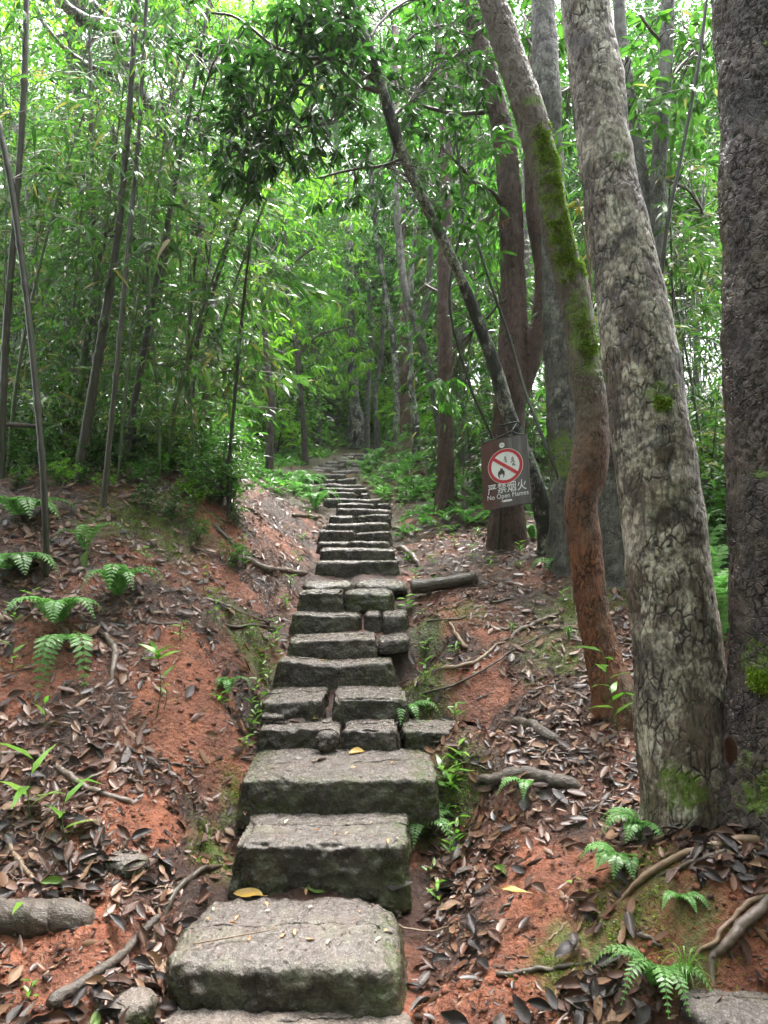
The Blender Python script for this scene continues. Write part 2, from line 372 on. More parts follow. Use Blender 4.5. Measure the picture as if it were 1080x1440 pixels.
def plain(name, c1, c2, sc=20, rough=.5, bump=.003, stretch=(1, 1, 1), spec=.5):
    m = NM(name); v = m.co(stretch); a = m.noise(sc, 5, .7, v)
    m.set(Base_Color=m.ramp(a, [(.3, c1), (.7, c2)]), Roughness=rough, Specular_IOR_Level=spec)
    if bump: m.set(Normal=m.bump(a, bump))
    return m.m
M['ground'] = ground_mat()
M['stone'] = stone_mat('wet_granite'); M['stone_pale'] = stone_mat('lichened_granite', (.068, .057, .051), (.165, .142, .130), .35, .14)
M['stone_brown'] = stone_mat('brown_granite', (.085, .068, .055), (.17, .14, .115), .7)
M['bark_big'] = bark_mat('pale_lichened_bark', (.085, .060, .042), (.20, .155, .115), (.016, .011, .009), (.56, .52, .42), .45, fis=(46, 9), depth=.006)
M['bark_dark'] = bark_mat('purple_brown_bark', (.065, .045, .040), (.115, .085, .075), (.012, .009, .009), (.40, .37, .29), .64, fis=(45, 22), depth=.012, warm=(.13, .10, .075), rough=.36)
M['bark_orange'] = bark_mat('rusty_smooth_bark', (.15, .046, .013), (.27, .095, .030), (.03, .014, .009), fis=(60, 14), depth=.010, warm=(.13, .085, .045), low=(.075, .060, .042))
M['bark_red'] = bark_mat('reddish_pine_bark', (.085, .040, .030), (.155, .082, .062), (.03, .014, .011), fis=(60, 10), depth=.012)
M['bark_black'] = bark_mat('black_bark_with_pale_lichen', (.022, .020, .018), (.045, .042, .036), (.008, .008, .007), (.50, .52, .42), .46, fis=(50, 20), depth=.006)
M['bark_grey'] = bark_mat('grey_lichened_bark', (.09, .085, .075), (.17, .165, .14), (.02, .018, .015), (.36, .37, .31), .53, fis=(50, 18), depth=.008)
M['bark_far'] = bark_mat('dull_brown_bark', (.055, .042, .032), (.11, .085, .065), (.018, .014, .011), (.22, .22, .18), .60, moss=False, fis=(30, 8), depth=.012)
M['bamboo_old'] = plain('weathered_bamboo', (.028, .026, .019), (.075, .066, .046), 14, .38, .002, (1, 1, .4))
M['bamboo_green'] = plain('green_bamboo', (.045, .075, .022), (.10, .13, .050), 10, .35, .001, (1, 1, .4))
M['bamboo_dark'] = plain('dark_bamboo', (.020, .020, .014), (.055, .050, .035), 14, .38, .002, (1, 1, .4))
M['twig'] = plain('dark_twig', (.03, .022, .016), (.09, .065, .045), 40, .5, .002)
M['root'] = plain('wet_root', (.07, .048, .036), (.19, .145, .115), 35, .4, .004)
M['log'] = plain('wet_log_bark', (.030, .022, .017), (.13, .100, .080), 26, .36, .012, (1, 1.6, 1.6))
M['root_pale'] = plain('pale_wood', (.125, .078, .048), (.26, .175, .110), 30, .45, .003)
M['rubber'] = plain('string', (.01, .01, .01), (.02, .02, .02), 10, .5, 0)
M['bamboo_leaf'] = leaf_mat('bamboo_leaf', [(.016, .036, .012), (.036, .082, .020), (.060, .125, .028), (.110, .18, .035), (.24, .17, .075)], .20, .42, spec=.75, gain=1.45)
M['dark_leaf'] = leaf_mat('dark_evergreen_leaf', [(.018, .045, .012), (.030, .075, .016), (.050, .115, .022)], .22, .45, spec=.7, gain=1.3)
M['mid_leaf'] = leaf_mat('mid_green_leaf', [(.030, .075, .016), (.055, .125, .022), (.090, .180, .030)], .28, .48, gain=1.35)
M['lime_leaf'] = leaf_mat('lime_green_leaf', [(.070, .145, .014), (.120, .220, .018), (.190, .285, .025)], .34, .55, gain=1.5)
M['far_leaf'] = leaf_mat('far_green_leaf', [(.030, .075, .020), (.060, .125, .032), (.100, .180, .048)], .34, .5, gain=1.7)
M['shrub_leaf'] = leaf_mat('glossy_shrub_leaf', [(.018, .045, .016), (.035, .080, .020), (.065, .130, .030)], .19, .36, spec=.75, gain=1.35)
M['fern'] = leaf_mat('fern_green', [(.095, .220, .065), (.160, .320, .105), (.26, .42, .17)], .26, .35)
M['sprout'] = leaf_mat('sprout_green', [(.070, .180, .020), (.120, .260, .030), (.200, .360, .050)], .30, .4)
M['mossleaf'] = leaf_mat('moss', [(.090, .150, .010), (.190, .300, .018), (.340, .460, .030)], .6, .2)
M['litter'] = leaf_mat('wet_leaf_litter', [(.010, .007, .007), (.022, .013, .011), (.050, .022, .014), (.105, .044, .025), (.22, .125, .075), (.080, .032, .020), (.014, .010, .009)], .38, .06, (1, .8, .6), .38)
for k, c in {'dark': (.020, .013, .012), 'brown': (.075, .033, .020), 'tan': (.22, .125, .07), 'grey': (.085, .066, .058), 'yellow': (.34, .21, .03), 'green': (.10, .17, .03), 'petal': (.62, .34, .16), 'white': (.6, .55, .42)}.items():
    M['leaf_' + k] = plain('fallen_leaf_' + k, tuple(x * .7 for x in c), tuple(min(1, x * 1.3) for x in c), 30, .30, .002, spec=.5)

seen = {}
def once(lab):                                  # a repeat of the same words gets its rank
    seen[lab] = seen.get(lab, 0) + 1; k = seen[lab]
    return lab if k == 1 else lab + ', ' + ['', '', 'second', 'third', 'fourth', 'fifth', 'sixth', 'seventh', 'eighth', 'ninth', 'tenth'][min(k, 10)] + ' such'
# ------------------------------------------------------------------ ground sheet
CLAY = [(270, 960, .27), (310, 1060, .25), (240, 900, .14), (80, 1350, .3), (200, 1160, .25), (660, 1000, .25), (690, 970, .2), (700, 1420, .28), (640, 1400, .2),
        (780, 1220, .22), (750, 1290, .2), (1050, 1380, .22), (1000, 1270, .16), (60, 930, .3), (250, 1010, .3), (740, 1340, .2), (560, 840, .0), (640, 870, .15), (300, 740, .3), (960, 1290, .2), (330, 830, .2)]
MOSS = [(225, 735, .45), (170, 725, .35), (235, 760, .3), (640, 1120, .22), (620, 1180, .2), (600, 950, .2), (610, 1020, .2), (600, 900, .15), (780, 920, .3), (860, 830, .4), (800, 860, .3),
        (800, 1340, .18), (900, 1250, .2), (850, 1300, .16), (330, 1120, .14), (300, 1220, .16), (290, 1180, .12), (660, 860, .2), (340, 890, .25), (360, 920, .2), (330, 1150, .1), (980, 1300, .15)]
def spots(lst, x, y):
    r = np.zeros(len(x))
    for u, v, rad in lst:
        if rad <= 0: continue
        c = at(u, v); r = np.maximum(r, (1 - sm(np.hypot(x - c[0], y - c[1]) + .25 * rad * vnoise(np.c_[x * 9, y * 9, x * 0], 3), rad * .3, rad * .95)))
    return r
def axis_vals(lo, hi, step, far, n):
    core = np.arange(lo, hi, step); t = np.linspace(0, 1, n + 1)[1:]
    up = hi + (far - hi) * (np.exp(t * 5) - 1) / (math.exp(5) - 1); return core, up
cx, ux = axis_vals(-2.3, 2.3, .022, 85, 90); X = np.r_[-ux[::-1], cx, ux]
cy, uy = axis_vals(1.7, 6.8, .022, 90, 170); dn = 1.7 - (uy[:110] - 6.8) * 1.5; Y = np.r_[dn[::-1], cy, uy]
XX, YY = np.meshgrid(X, Y); nx, ny = len(X), len(Y); xf, yf = XX.ravel(), YY.ravel()
zf = G(xf, yf)
clay_a = spots(CLAY, xf, yf); moss_a = spots(MOSS, xf, yf)
moss_a = np.maximum(moss_a, .45 * sm(yf, 7, 11))
humus = np.clip(.62 - .62 * clay_a + .1 * sm(yf, 5, 9), 0, 1)
i = (np.arange(ny - 1)[:, None] * nx + np.arange(nx - 1)[None]).ravel()
gr = build('ground', np.c_[xf, yf, zf], np.c_[i, i + 1, i + nx + 1, i + nx], M['ground'], attrs={'humus': humus, 'moss': moss_a})
tag(gr, kind='structure')

# ------------------------------------------------------------------ stones
def stone(c, size, rz=0, seed=0, res=26, rough=.02, p=22, moss=(0, 0, 0), name='stone_step', mat='stone', label='', cat='step', group='stone steps of the stairway', taper=0, tilt=0, irr=.018):
    sx, sy, sz = size; m = max(size)
    nx_, ny_, nz_ = [max(5, int(res * s / m) + 2) for s in size]
    V = []; Fc = []; n0 = 0
    for ax, sg in [(0, -1), (0, 1), (1, -1), (1, 1), (2, -1), (2, 1)]:
        o = [a for a in (0, 1, 2) if a != ax]; ns = [nx_, ny_, nz_]
        a = np.linspace(-1, 1, ns[o[0]]); b = np.linspace(-1, 1, ns[o[1]]); A, B = np.meshgrid(a, b, indexing='ij')
        q = np.empty((A.size, 3)); q[:, ax] = sg; q[:, o[0]] = A.ravel(); q[:, o[1]] = B.ravel()
        k = (np.arange(len(a) - 1)[:, None] * len(b) + np.arange(len(b) - 1)[None]).ravel()
        f = np.c_[k, k + len(b), k + len(b) + 1, k + 1]
        if (sg > 0) == (ax == 1): f = f[:, ::-1]
        V.append(q); Fc.append(f + n0); n0 += len(q)
    V = np.concatenate(V); Fc = np.concatenate(Fc)
    key = np.round(V * 1e5).astype(np.int64); _, idx, inv = np.unique(key, axis=0, return_index=True, return_inverse=True)
    V = V[idx]; Fc = inv.ravel()[Fc]
    q = V / ((np.abs(V) ** p).sum(1) ** (1 / p))[:, None]
    if taper: q[:, 0] *= 1 - taper * (q[:, 1] + 1) / 2
    w = q * np.array(size) / 2
    nd = norm(q * np.array([m / s for s in size]) ** .5)
    ps = w + seed * 7.31
    side = 1 - .45 * sm(np.abs(q[:, 2]), .7, .98)
    d = fbm(ps, 2.6 / m * .8 + 1.5, 3, seed) * rough * .8 * side + fbm(ps, 11, 4, seed + 3, True) * rough * .85 * side + fbm(ps, 34, 4, seed + 5) * rough * .50
    # broken, hacked edges
    e = np.sort(np.abs(q), axis=1)[:, 1]
    d = d - sm(e, .86, 1) * np.maximum(0, fbm(ps, 8, 3, seed + 9) + .12) * rough * 2.4
    w = w + nd * d[:, None]
    w[:, 2] += w[:, 0] * tilt
    hx = np.c_[w[:, 0] * 3.2 + seed * 3.7, w[:, 1] * 2.5, np.full(len(w), seed * 1.3)]; tp = (q[:, 2] + 1) / 2
    w[:, 2] += vnoise(hx, seed + 21) * irr * tp                       # uneven top
    w[:, 1] += (vnoise(hx * 1.3 + 4, seed + 22) * irr * 1.3 + tp * irr * .9) * (q[:, 1] < 0)
    rr_ = np.random.default_rng(seed + 7); ea, eb = rr_.uniform(0, .07, 2) * min(1, 3 * irr / .03)
    w[:, 0] -= np.sign(q[:, 0]) * tp * m * np.where(q[:, 0] < 0, ea, eb) * np.abs(q[:, 0]) ** 3
    cr, sr = math.cos(rz), math.sin(rz)
    Wv = np.c_[w[:, 0] * cr - w[:, 1] * sr, w[:, 0] * sr + w[:, 1] * cr, w[:, 2]] + np.array(c)
    ml, mr, mt = moss
    ma = ml * sm(-q[:, 0], .55, .95) + mr * sm(q[:, 0], .55, .95) + mt * sm(-q[:, 1], .6, .95)
    base = np.array(c) - np.array([0, 0, size[2] / 2])
    o = build(name, Wv - base, Fc, M[mat], attrs={'moss': np.clip(ma, 0, 1)}); o.location = base
    return tag(o, label, cat, group)
ORD = ['', 'lowest', 'second', 'third', 'fourth', 'fifth', 'sixth', 'seventh', 'eighth', 'ninth', 'tenth', 'eleventh', 'twelfth', 'thirteenth', 'fourteenth', 'fifteenth', 'sixteenth',
       'seventeenth', 'eighteenth', 'nineteenth', 'twentieth', 'twenty-first', 'twenty-second', 'twenty-third', 'twenty-fourth']
ROWS = {  # step number: stones as (pixel left, pixel right, options)
    1: [(226, 582, dict(moss=(.3, .9, .15), mat='stone_pale', rz=-.03, taper=.03, res=80, rough=.020, label='large wet granite block forming the lowest step, strewn with petals', p=6))],
    2: [(322, 578, dict(moss=(.2, .9, .1), mat='stone_pale', rz=.0, res=72, rough=.022, p=18, label='thick dark granite block, second step from the bottom'))],
    3: [(333, 616, dict(moss=(.7, .8, .5), res=72, rough=.020, p=18, rz=.02, label='long mossy granite slab spanning the third step from the bottom'))],
    4: [(360, 478, dict(res=50, moss=(.3, .1, 0), label='left block of the fourth step with a round cobble at its corner')), (480, 563, dict(res=44, label='middle block of the fourth step between two others')), (568, 655, dict(res=44, moss=(.5, .8, .3), label='short mossy block at the right end of the fourth step, behind a lance-leaved sprout'))],
    5: [(370, 459, dict(res=44, moss=(.6, 0, 0), label='left block of the fifth step, beside a dirt-filled crack')), (466, 576, dict(res=50, moss=(0, .9, .2), label='right block of the fifth step with mossy right end'))],
    6: [(381, 559, dict(res=60, moss=(.4, .7, 0), label='thick brown granite block filling the sixth step', mat='stone_brown'))],
    7: [(400, 530, dict(res=50, moss=(.8, 0, 0), label='long left block of the seventh step', mat='stone_brown')), (531, 574, dict(res=34, label='small right block of the seventh step over a dark hollow', hs=.55))],
    8: [(405, 511, dict(res=46, moss=(1, 0, .2), label='long left block of the eighth step with mossy end')), (513, 536, dict(res=24, label='small rubble stone in the middle of the eighth step', p=10)), (538, 575, dict(res=28, moss=(0, .5, 0), label='worn right block of the eighth step', p=10))],
    9: [(417, 482, dict(res=40, moss=(.9, .1, .2), label='left block of the ninth step covered in moss on its left')), (484, 555, dict(res=40, moss=(0, 1, .8), label='right block of the ninth step with moss on its front', p=4))],
    10: [(422, 495, dict(res=36, label='knobbly pale stone at the left of the tenth step', mat='stone_pale', p=3.5)), (497, 578, dict(res=36, label='smooth pale stone at the right of the tenth step, in line with the log', mat='stone_pale', p=3))],
    11: [(441, 564, dict(res=44, moss=(.3, .3, 0), label='long dark granite block of the eleventh step'))],
    12: [(448, 556, dict(res=40, label='long pale-edged block of the twelfth step'))],
    13: [(442, 489, dict(label='left stone of the thirteenth step')), (491, 548, dict(label='right stone of the thirteenth step'))],
    14: [(444, 499, dict(label='left stone of the fourteenth step', tilt=-.03)), (500, 553, dict(moss=(0, .6, 0), label='right stone of the fourteenth step', tilt=.05))],
    15: [(449, 551, dict(label='long stone of the fifteenth step'))],
    16: [(462, 499, dict(label='left stone of the sixteenth step', moss=(.6, 0, 0))), (501, 551, dict(label='right stone of the sixteenth step'))],
    17: [(471, 551, dict(label='long stone of the seventeenth step'))],
    18: [(472, 526, dict(label='left stone of the eighteenth step')), (528, 551, dict(label='small right stone of the eighteenth step'))],
    19: [(455, 540, dict(label='long stone of the nineteenth step', rz=-.05))],
    20: [(440, 503, dict(label='left stone of the twentieth step', rz=-.06)), (505, 520, dict(label='small end stone of the twentieth step'))],
    21: [(452, 521, dict(label='long stone of the twenty-first step', rz=-.05))],
    22: [(430, 512, dict(label='long flat stone of the twenty-second step', rz=-.06))],
    23: [(425, 470, dict(label='left stone of the twenty-third step')), (471, 500, dict(label='right stone of the twenty-third step'))],
    24: [(422, 488, dict(label='long thin stone of the twenty-fourth step, jutting left over the ferns', rz=-.05))]}
rs = random.Random(4)
for i in range(1, 25):
    d, z = STEP[i - 1]
    dn_, zn = STEP[i] if i < 24 else (11.9, 2.72)
    zp = STEP[i - 2][1] if i > 1 else 0.0
    tread = dn_ - d; hgt = z - zp
    for k, (ul, ur, op) in enumerate(ROWS[i]):
        op = dict(op); hs = op.pop('hs', 1.0)
        xl, xr = P(ul, 770, d)[0], P(ur, 770, d)[0]
        dep = min(tread + .07, .46) if i < 19 else tread + .05; h = (hgt + .045 + (.03 if i < 4 else 0)) * hs
        dz = rs.uniform(-.008, .008) if i > 3 else 0; dy = rs.uniform(-.012, .012) if i > 3 else 0
        op.setdefault('rough', .016); op.setdefault('res', 34); op.setdefault('rz', rs.uniform(-.03, .03)); op.setdefault('tilt', rs.uniform(-.02, .02))
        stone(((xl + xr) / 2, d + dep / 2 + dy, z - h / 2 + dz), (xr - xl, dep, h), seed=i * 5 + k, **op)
# the worn slab under the first step, cobbles wedged into joints
q = P(430, 770, 2.25)
stone((-.27, 2.28, -.085), (1.02, .62, .17), seed=91, res=90, rough=.02, p=10, moss=(.1, .7, .4), mat='stone_brown', label='wide flat slab half buried in soil under the lowest step', rz=.12)
q = P(460, 1045, 3.50); stone((q[0], 3.53, q[2]), (.11, .10, .095), seed=92, res=24, rough=.012, p=2.4, name='cobble', label='small round cobble wedged at the corner of the fourth step', cat='stone', group='small loose stones')
q = P(382, 1008, 3.66); stone((q[0], 3.68, q[2]), (.12, .08, .04), seed=93, res=24, rough=.008, p=3, name='cobble', label='flat cobble lying on the left end of the fourth step', cat='stone', group='small loose stones')
q = at(178, 1215); stone((q[0], q[1], q[2]), (.16, .14, .09), seed=94, res=30, rough=.012, p=2.6, name='cobble', moss=(.3, .8, .2), mat='stone_brown', label='mossy rounded stone in the leaf litter left of the second step', cat='stone', group='small loose stones')
q = at(1040, 1425); stone((q[0], q[1], q[2] - .02), (.30, .22, .12), seed=95, res=50, rough=.012, p=3, name='boulder', label='pale cracked boulder at the bottom right corner', cat='stone', mat='stone_pale', group='small loose stones')
q = at(185, 1420); stone((q[0], q[1], q[2]), (.14, .12, .09), seed=96, res=30, rough=.012, p=2.8, name='cobble', mat='stone_brown', label='mossy stone under the bark stick at the bottom left', moss=(.5, .5, .5), cat='stone', group='small loose stones')
# slabs of the upper path
for k, (d, z, c) in enumerate(PATH):
    hw = .55 if k < 5 else .62
    x = P(c, 770, d)[0]; split = rs.uniform(-.2, .2)
    for j, (a, b) in enumerate(((-hw, split - .02), (split + .02, hw))):
        nd_ = PATH[k + 1][0] if k < 8 else 21.4
        stone((x + (a + b) / 2, (d + nd_) / 2, z - .09 + rs.uniform(-.015, .015)), (b - a, nd_ - d + .02, .2), seed=120 + 2 * k + j, res=26, rough=.02, p=5, name='path_slab', cat='slab',
              label='%s flat slab of the curving upper path, number %d beyond the top step' % (('left', 'right')[j], k + 1) if k < 3 else 'flat grey slab of the narrow upper path before the dark trees', group='flat slabs of the upper path' , rz=rs.uniform(-.05, .05) - .06)

# ------------------------------------------------------------------ roots, logs, sticks lying on the ground
def ground_tube(pxs, rad, name, mat, label, cat, group=None, lift=0.3, seg=10, n=None, wob=.01, seed=0, ends=(1, .6), pts=None, bumps=.12):
    pw = np.array([at(u, v) for u, v in pxs]) if pts is None else np.array(pts, float)
    n = n or max(14, int(len(pw) * 9))
    c = spline(pw, n)
    if pts is None: c[:, 2] = c[:, 2] * .6 + G(c[:, 0], c[:, 1]) * .4
    t = np.linspace(0, 1, n); r = rad * (ends[0] + (ends[1] - ends[0]) * t)
    c[:, 2] += r * lift
    off = np.c_[t * 9 + seed, np.full(n, seed * 3.3), np.zeros(n)]
    c[:, 0] += vnoise(off, 1) * wob; c[:, 2] += vnoise(off, 2) * wob * .6; c[:, 1] += vnoise(off, 4) * wob
    r = r * (1 + .16 * vnoise(off * .45, 3))
    if 'root' in name and pts is None:          # roots dive back into the soil at both ends
        c[:, 2] -= 2.6 * r * (sm(t, .80, 1) + sm(1 - t, .86, 1) * (pxs[0][0] > 0)); r = r * (1 - .45 * sm(t, .75, 1)) * (1 + .5 * (1 - sm(t, 0, .2)) * 0)
    r[0] *= .7; r[-1] *= .5
    V, f = tube(np.c_[c, r], seg, n * 2, disp=(lambda L, R: R * bumps * fbm(L, 22, 4, seed + 3, True)))
    b = V.mean(0); o = build(name, V - b, f, M[mat]); o.location = b
    return tag(o, label, cat, group)
GR, GS, GL = 'roots showing on the ground', 'fallen sticks and twigs', 'fallen logs and thick branches'
ground_tube([(-70, 1296), (0, 1292), (80, 1296), (150, 1308)], .062, 'thick_root', 'log', 'thick wet log-like root bulging from the soil at the lower left edge', 'root', GR, lift=.05, seg=40, n=40, ends=(1, .85), wob=.008, seed=1, bumps=.16)
ground_tube([(70, 1425), (150, 1368), (200, 1322), (225, 1292)], .019, 'fallen_stick', 'log', 'straight bark-covered stick slanting across the bottom left corner', 'stick', GS, lift=1.2, seg=14, seed=2, wob=.004)
ground_tube([(222, 1290), (250, 1258), (285, 1228), (322, 1212)], .014, 'bare_root', 'twig', 'dark bent root running up to the left end of the second step', 'root', GR, lift=1, seed=3)
ground_tube([(215, 1385), (213, 1340), (222, 1300)], .009, 'bark_strip', 'root_pale', 'pale orange splinter of wood left of the lowest step', 'wood strip', GS, lift=1.5, seed=4, wob=.002)
ground_tube([(10, 1195), (30, 1222), (52, 1250)], .014, 'bark_strip', 'root_pale', 'reddish bark strip above the thick log-like root at the left edge', 'wood strip', GS, lift=1, seed=5, wob=.002)
ground_tube([(72, 1072), (105, 1100), (150, 1122), (200, 1138), (212, 1142)], .016, 'surface_root', 'root', 'grey root winding through leaf litter at the left, behind lance-leaved seedlings', 'root', GR, lift=.6, seed=6)
ground_tube([(0, 1062), (40, 1066), (72, 1072)], .013, 'surface_root', 'root', 'smooth root entering from the left edge towards the winding grey root', 'root', GR, lift=.6, seed=7)
ground_tube([(135, 890), (155, 905), (160, 935), (152, 968)], .019, 'surface_root', 'root', 'short arched grey root on the left bank under the bright fern', 'root', GR, lift=.8, seed=8)
ground_tube([(60, 1180), (72, 1150), (80, 1120)], .006, 'fallen_twig', 'twig', 'thin upright twig among litter left of the lance-leaved seedlings', 'twig', GS, lift=1, seed=9)
ground_tube([(120, 1270), (150, 1232), (175, 1208)], .006, 'fallen_twig', 'twig', 'thin dark twig leaning above the thick log-like root', 'twig', GS, lift=3, seed=10)
ground_tube([(165, 875), (240, 880), (330, 884), (400, 880)], .011, 'surface_root', 'twig', 'long dark root running level across the left bank to the eighth step', 'root', GR, lift=.8, seed=11)
ground_tube([(270, 838), (310, 852), (350, 868), (385, 878)], .012, 'surface_root', 'root', 'pale brown root slanting down the left bank to the eighth step', 'root', GR, lift=.8, seed=12)
ground_tube([(345, 790), (375, 803), (405, 806), (432, 808)], .024, 'broken_branch', 'root', 'pale weathered branch pointing at the left end of the eleventh step', 'branch', GL, lift=.8, seed=13)
ground_tube([(300, 740), (330, 770), (365, 795)], .014, 'broken_branch', 'twig', 'dark branch lying in the leaf-filled gully left of the steps', 'branch', GL, lift=.8, seed=14)
ground_tube([(412, 728), (430, 728), (452, 729)], .020, 'short_log', 'root', 'short dark log touching the left end of the sixteenth step', 'log', GL, lift=.9, seed=15, ends=(1, .9))
ground_tube([(225, 1070), (260, 1080), (300, 1085)], .007, 'fallen_twig', 'twig', 'thin root on bare red clay left of the third step', 'twig', GS, lift=.7, seed=16)
lg = [P(578, 826, 5.14), P(610, 822, 5.12), P(645, 816, 5.10), P(672, 811, 5.08)]
ground_tube(None, .048, 'fallen_log', 'log', 'smooth dark grey log lying level at the right end of the tenth step', 'log', GL, lift=0, seg=28, n=30, ends=(1, .85), wob=.004, seed=17, pts=lg, bumps=.06)
ground_tube([(552, 745), (566, 748), (582, 756)], .032, 'surface_root', 'root', 'thick dark root stub right of the fourteenth step', 'root', GR, lift=.6, seed=18)
ground_tube([(556, 772), (575, 782), (592, 797)], .032, 'surface_root', 'root', 'thick dark root stub right of the twelfth step', 'root', GR, lift=.6, seed=19)
ground_tube([(608, 944), (640, 944), (668, 935), (695, 912), (722, 895)], .013, 'surface_root', 'root_pale', 'tan root looping over the gully right of the sixth step', 'root', GR, lift=1.2, seed=20)
ground_tube([(715, 897), (745, 884), (775, 870), (800, 860)], .016, 'surface_root', 'root', 'brown root running from the tan loop up to the rusty trunk', 'root', GR, lift=1, seed=21)
ground_tube([(675, 880), (705, 888), (740, 884)], .012, 'surface_root', 'root', 'short forked root above the tan looping root', 'root', GR, lift=1, seed=22)
ground_tube([(592, 988), (640, 972), (690, 943), (740, 912), (785, 888)], .0065, 'fallen_stick', 'twig', 'long thin dark stick slanting up the right bank from the fifth step', 'stick', GS, lift=5, seed=23, wob=.004)
ground_tube([(600, 880), (650, 876), (695, 845)], .007, 'fallen_stick', 'twig', 'dark twig below the level grey log on the right', 'stick', GS, lift=3, seed=24)
ground_tube([(630, 880), (645, 900), (655, 918)], .017, 'bark_strip', 'root_pale', 'torn pale bark strip in the hollow right of the seventh step', 'wood strip', GS, lift=1.2, seed=25, ends=(.6, 1))
ground_tube([(660, 1100), (700, 1102), (745, 1094), (790, 1108), (835, 1112)], .034, 'thick_root', 'log', 'thick grey root ridge holding back litter right of the third step', 'root', GR, lift=.5, seg=20, seed=26, ends=(.7, 1))
ground_tube([(718, 1015), (745, 1022), (775, 1040), (805, 1050)], .030, 'thick_root', 'log', 'short grey root hump in the litter below the rusty trunk', 'root', GR, lift=.4, seg=20, seed=27, ends=(.9, .8))
ground_tube([(1095, 1188), (1040, 1192), (980, 1205), (930, 1225), (880, 1258), (850, 1278)], .016, 'surface_root', 'root_pale', 'long tan root running out from the base of the big lichened trunk', 'root', GR, lift=1.2, seed=28)
ground_tube([(1090, 1205), (1020, 1203), (960, 1222), (905, 1248)], .009, 'surface_root', 'twig', 'dark thinner root lying beside the long tan root', 'root', GR, lift=1.6, seed=29)
ground_tube([(1095, 1270), (1060, 1300), (1025, 1335), (1003, 1365), (1000, 1400)], .020, 'surface_root', 'root', 'thick bent root at the right edge above the pale boulder', 'root', GR, lift=1.5, seed=30)
ground_tube([(1095, 1255), (1050, 1290), (1010, 1330), (970, 1362)], .010, 'surface_root', 'root_pale', 'thin root lying along the thick bent root at the right edge', 'root', GR, lift=3, seed=31)
ground_tube([(700, 1375), (740, 1372), (800, 1364), (868, 1366)], .009, 'fallen_stick', 'twig', 'brown stick lying level across the red clay at the bottom right', 'stick', GS, lift=1.2, seed=32)
ground_tube([(560, 1315), (600, 1320), (632, 1312)], .004, 'fallen_stick', 'root_pale', 'straw-coloured stick right of the lowest step', 'stick', GS, lift=8, seed=33, wob=.002)
q1, q2 = np.array([-.62, 2.42, .165]), np.array([-.36, 2.50, .172])
ground_tube(None, .003, 'dry_stalk', 'root_pale', 'straw-coloured stalk lying on top of the lowest step', 'stalk', GS, lift=0, pts=[q1, q2], n=8, wob=.001, seed=34)
for k, (u, v, du, dv) in enumerate([(650, 905, 30, -8), (620, 930, 25, 12), (670, 990, 22, -12), (760, 940, -6, 35), (740, 1010, 30, -6), (690, 850, 35, -10), (320, 800, 40, 14), (350, 780, 30, 12), (290, 720, 36, 20),
                                     (240, 830, 50, 8), (40, 1160, 20, 26), (180, 1100, 40, 5), (800, 1300, -30, 28), (700, 1290, 25, -30), (900, 1320, 30, 14), (60, 1380, 30, -34), (880, 1180, 20, 24), (560, 1290, 4, 3), (20, 1010, 40, 8)]):
    ground_tube([(u, v), (u + du * .5, v + dv * .5 + 2), (u + du, v + dv)], .0045 + .002 * (k % 3), 'fallen_twig', 'twig' if k % 3 else 'root_pale',
                once('short broken %s twig on the %s bank, %s' % ('pale' if k % 3 == 0 else 'dark', 'left' if u < 500 else 'right', 'low down' if v > 1180 else 'halfway up' if v > 960 else 'high up')), 'twig', 'short twigs in the litter, %s bank' % ('left' if u < 500 else 'right'), lift=1.5, seed=40 + k, n=12, seg=7)

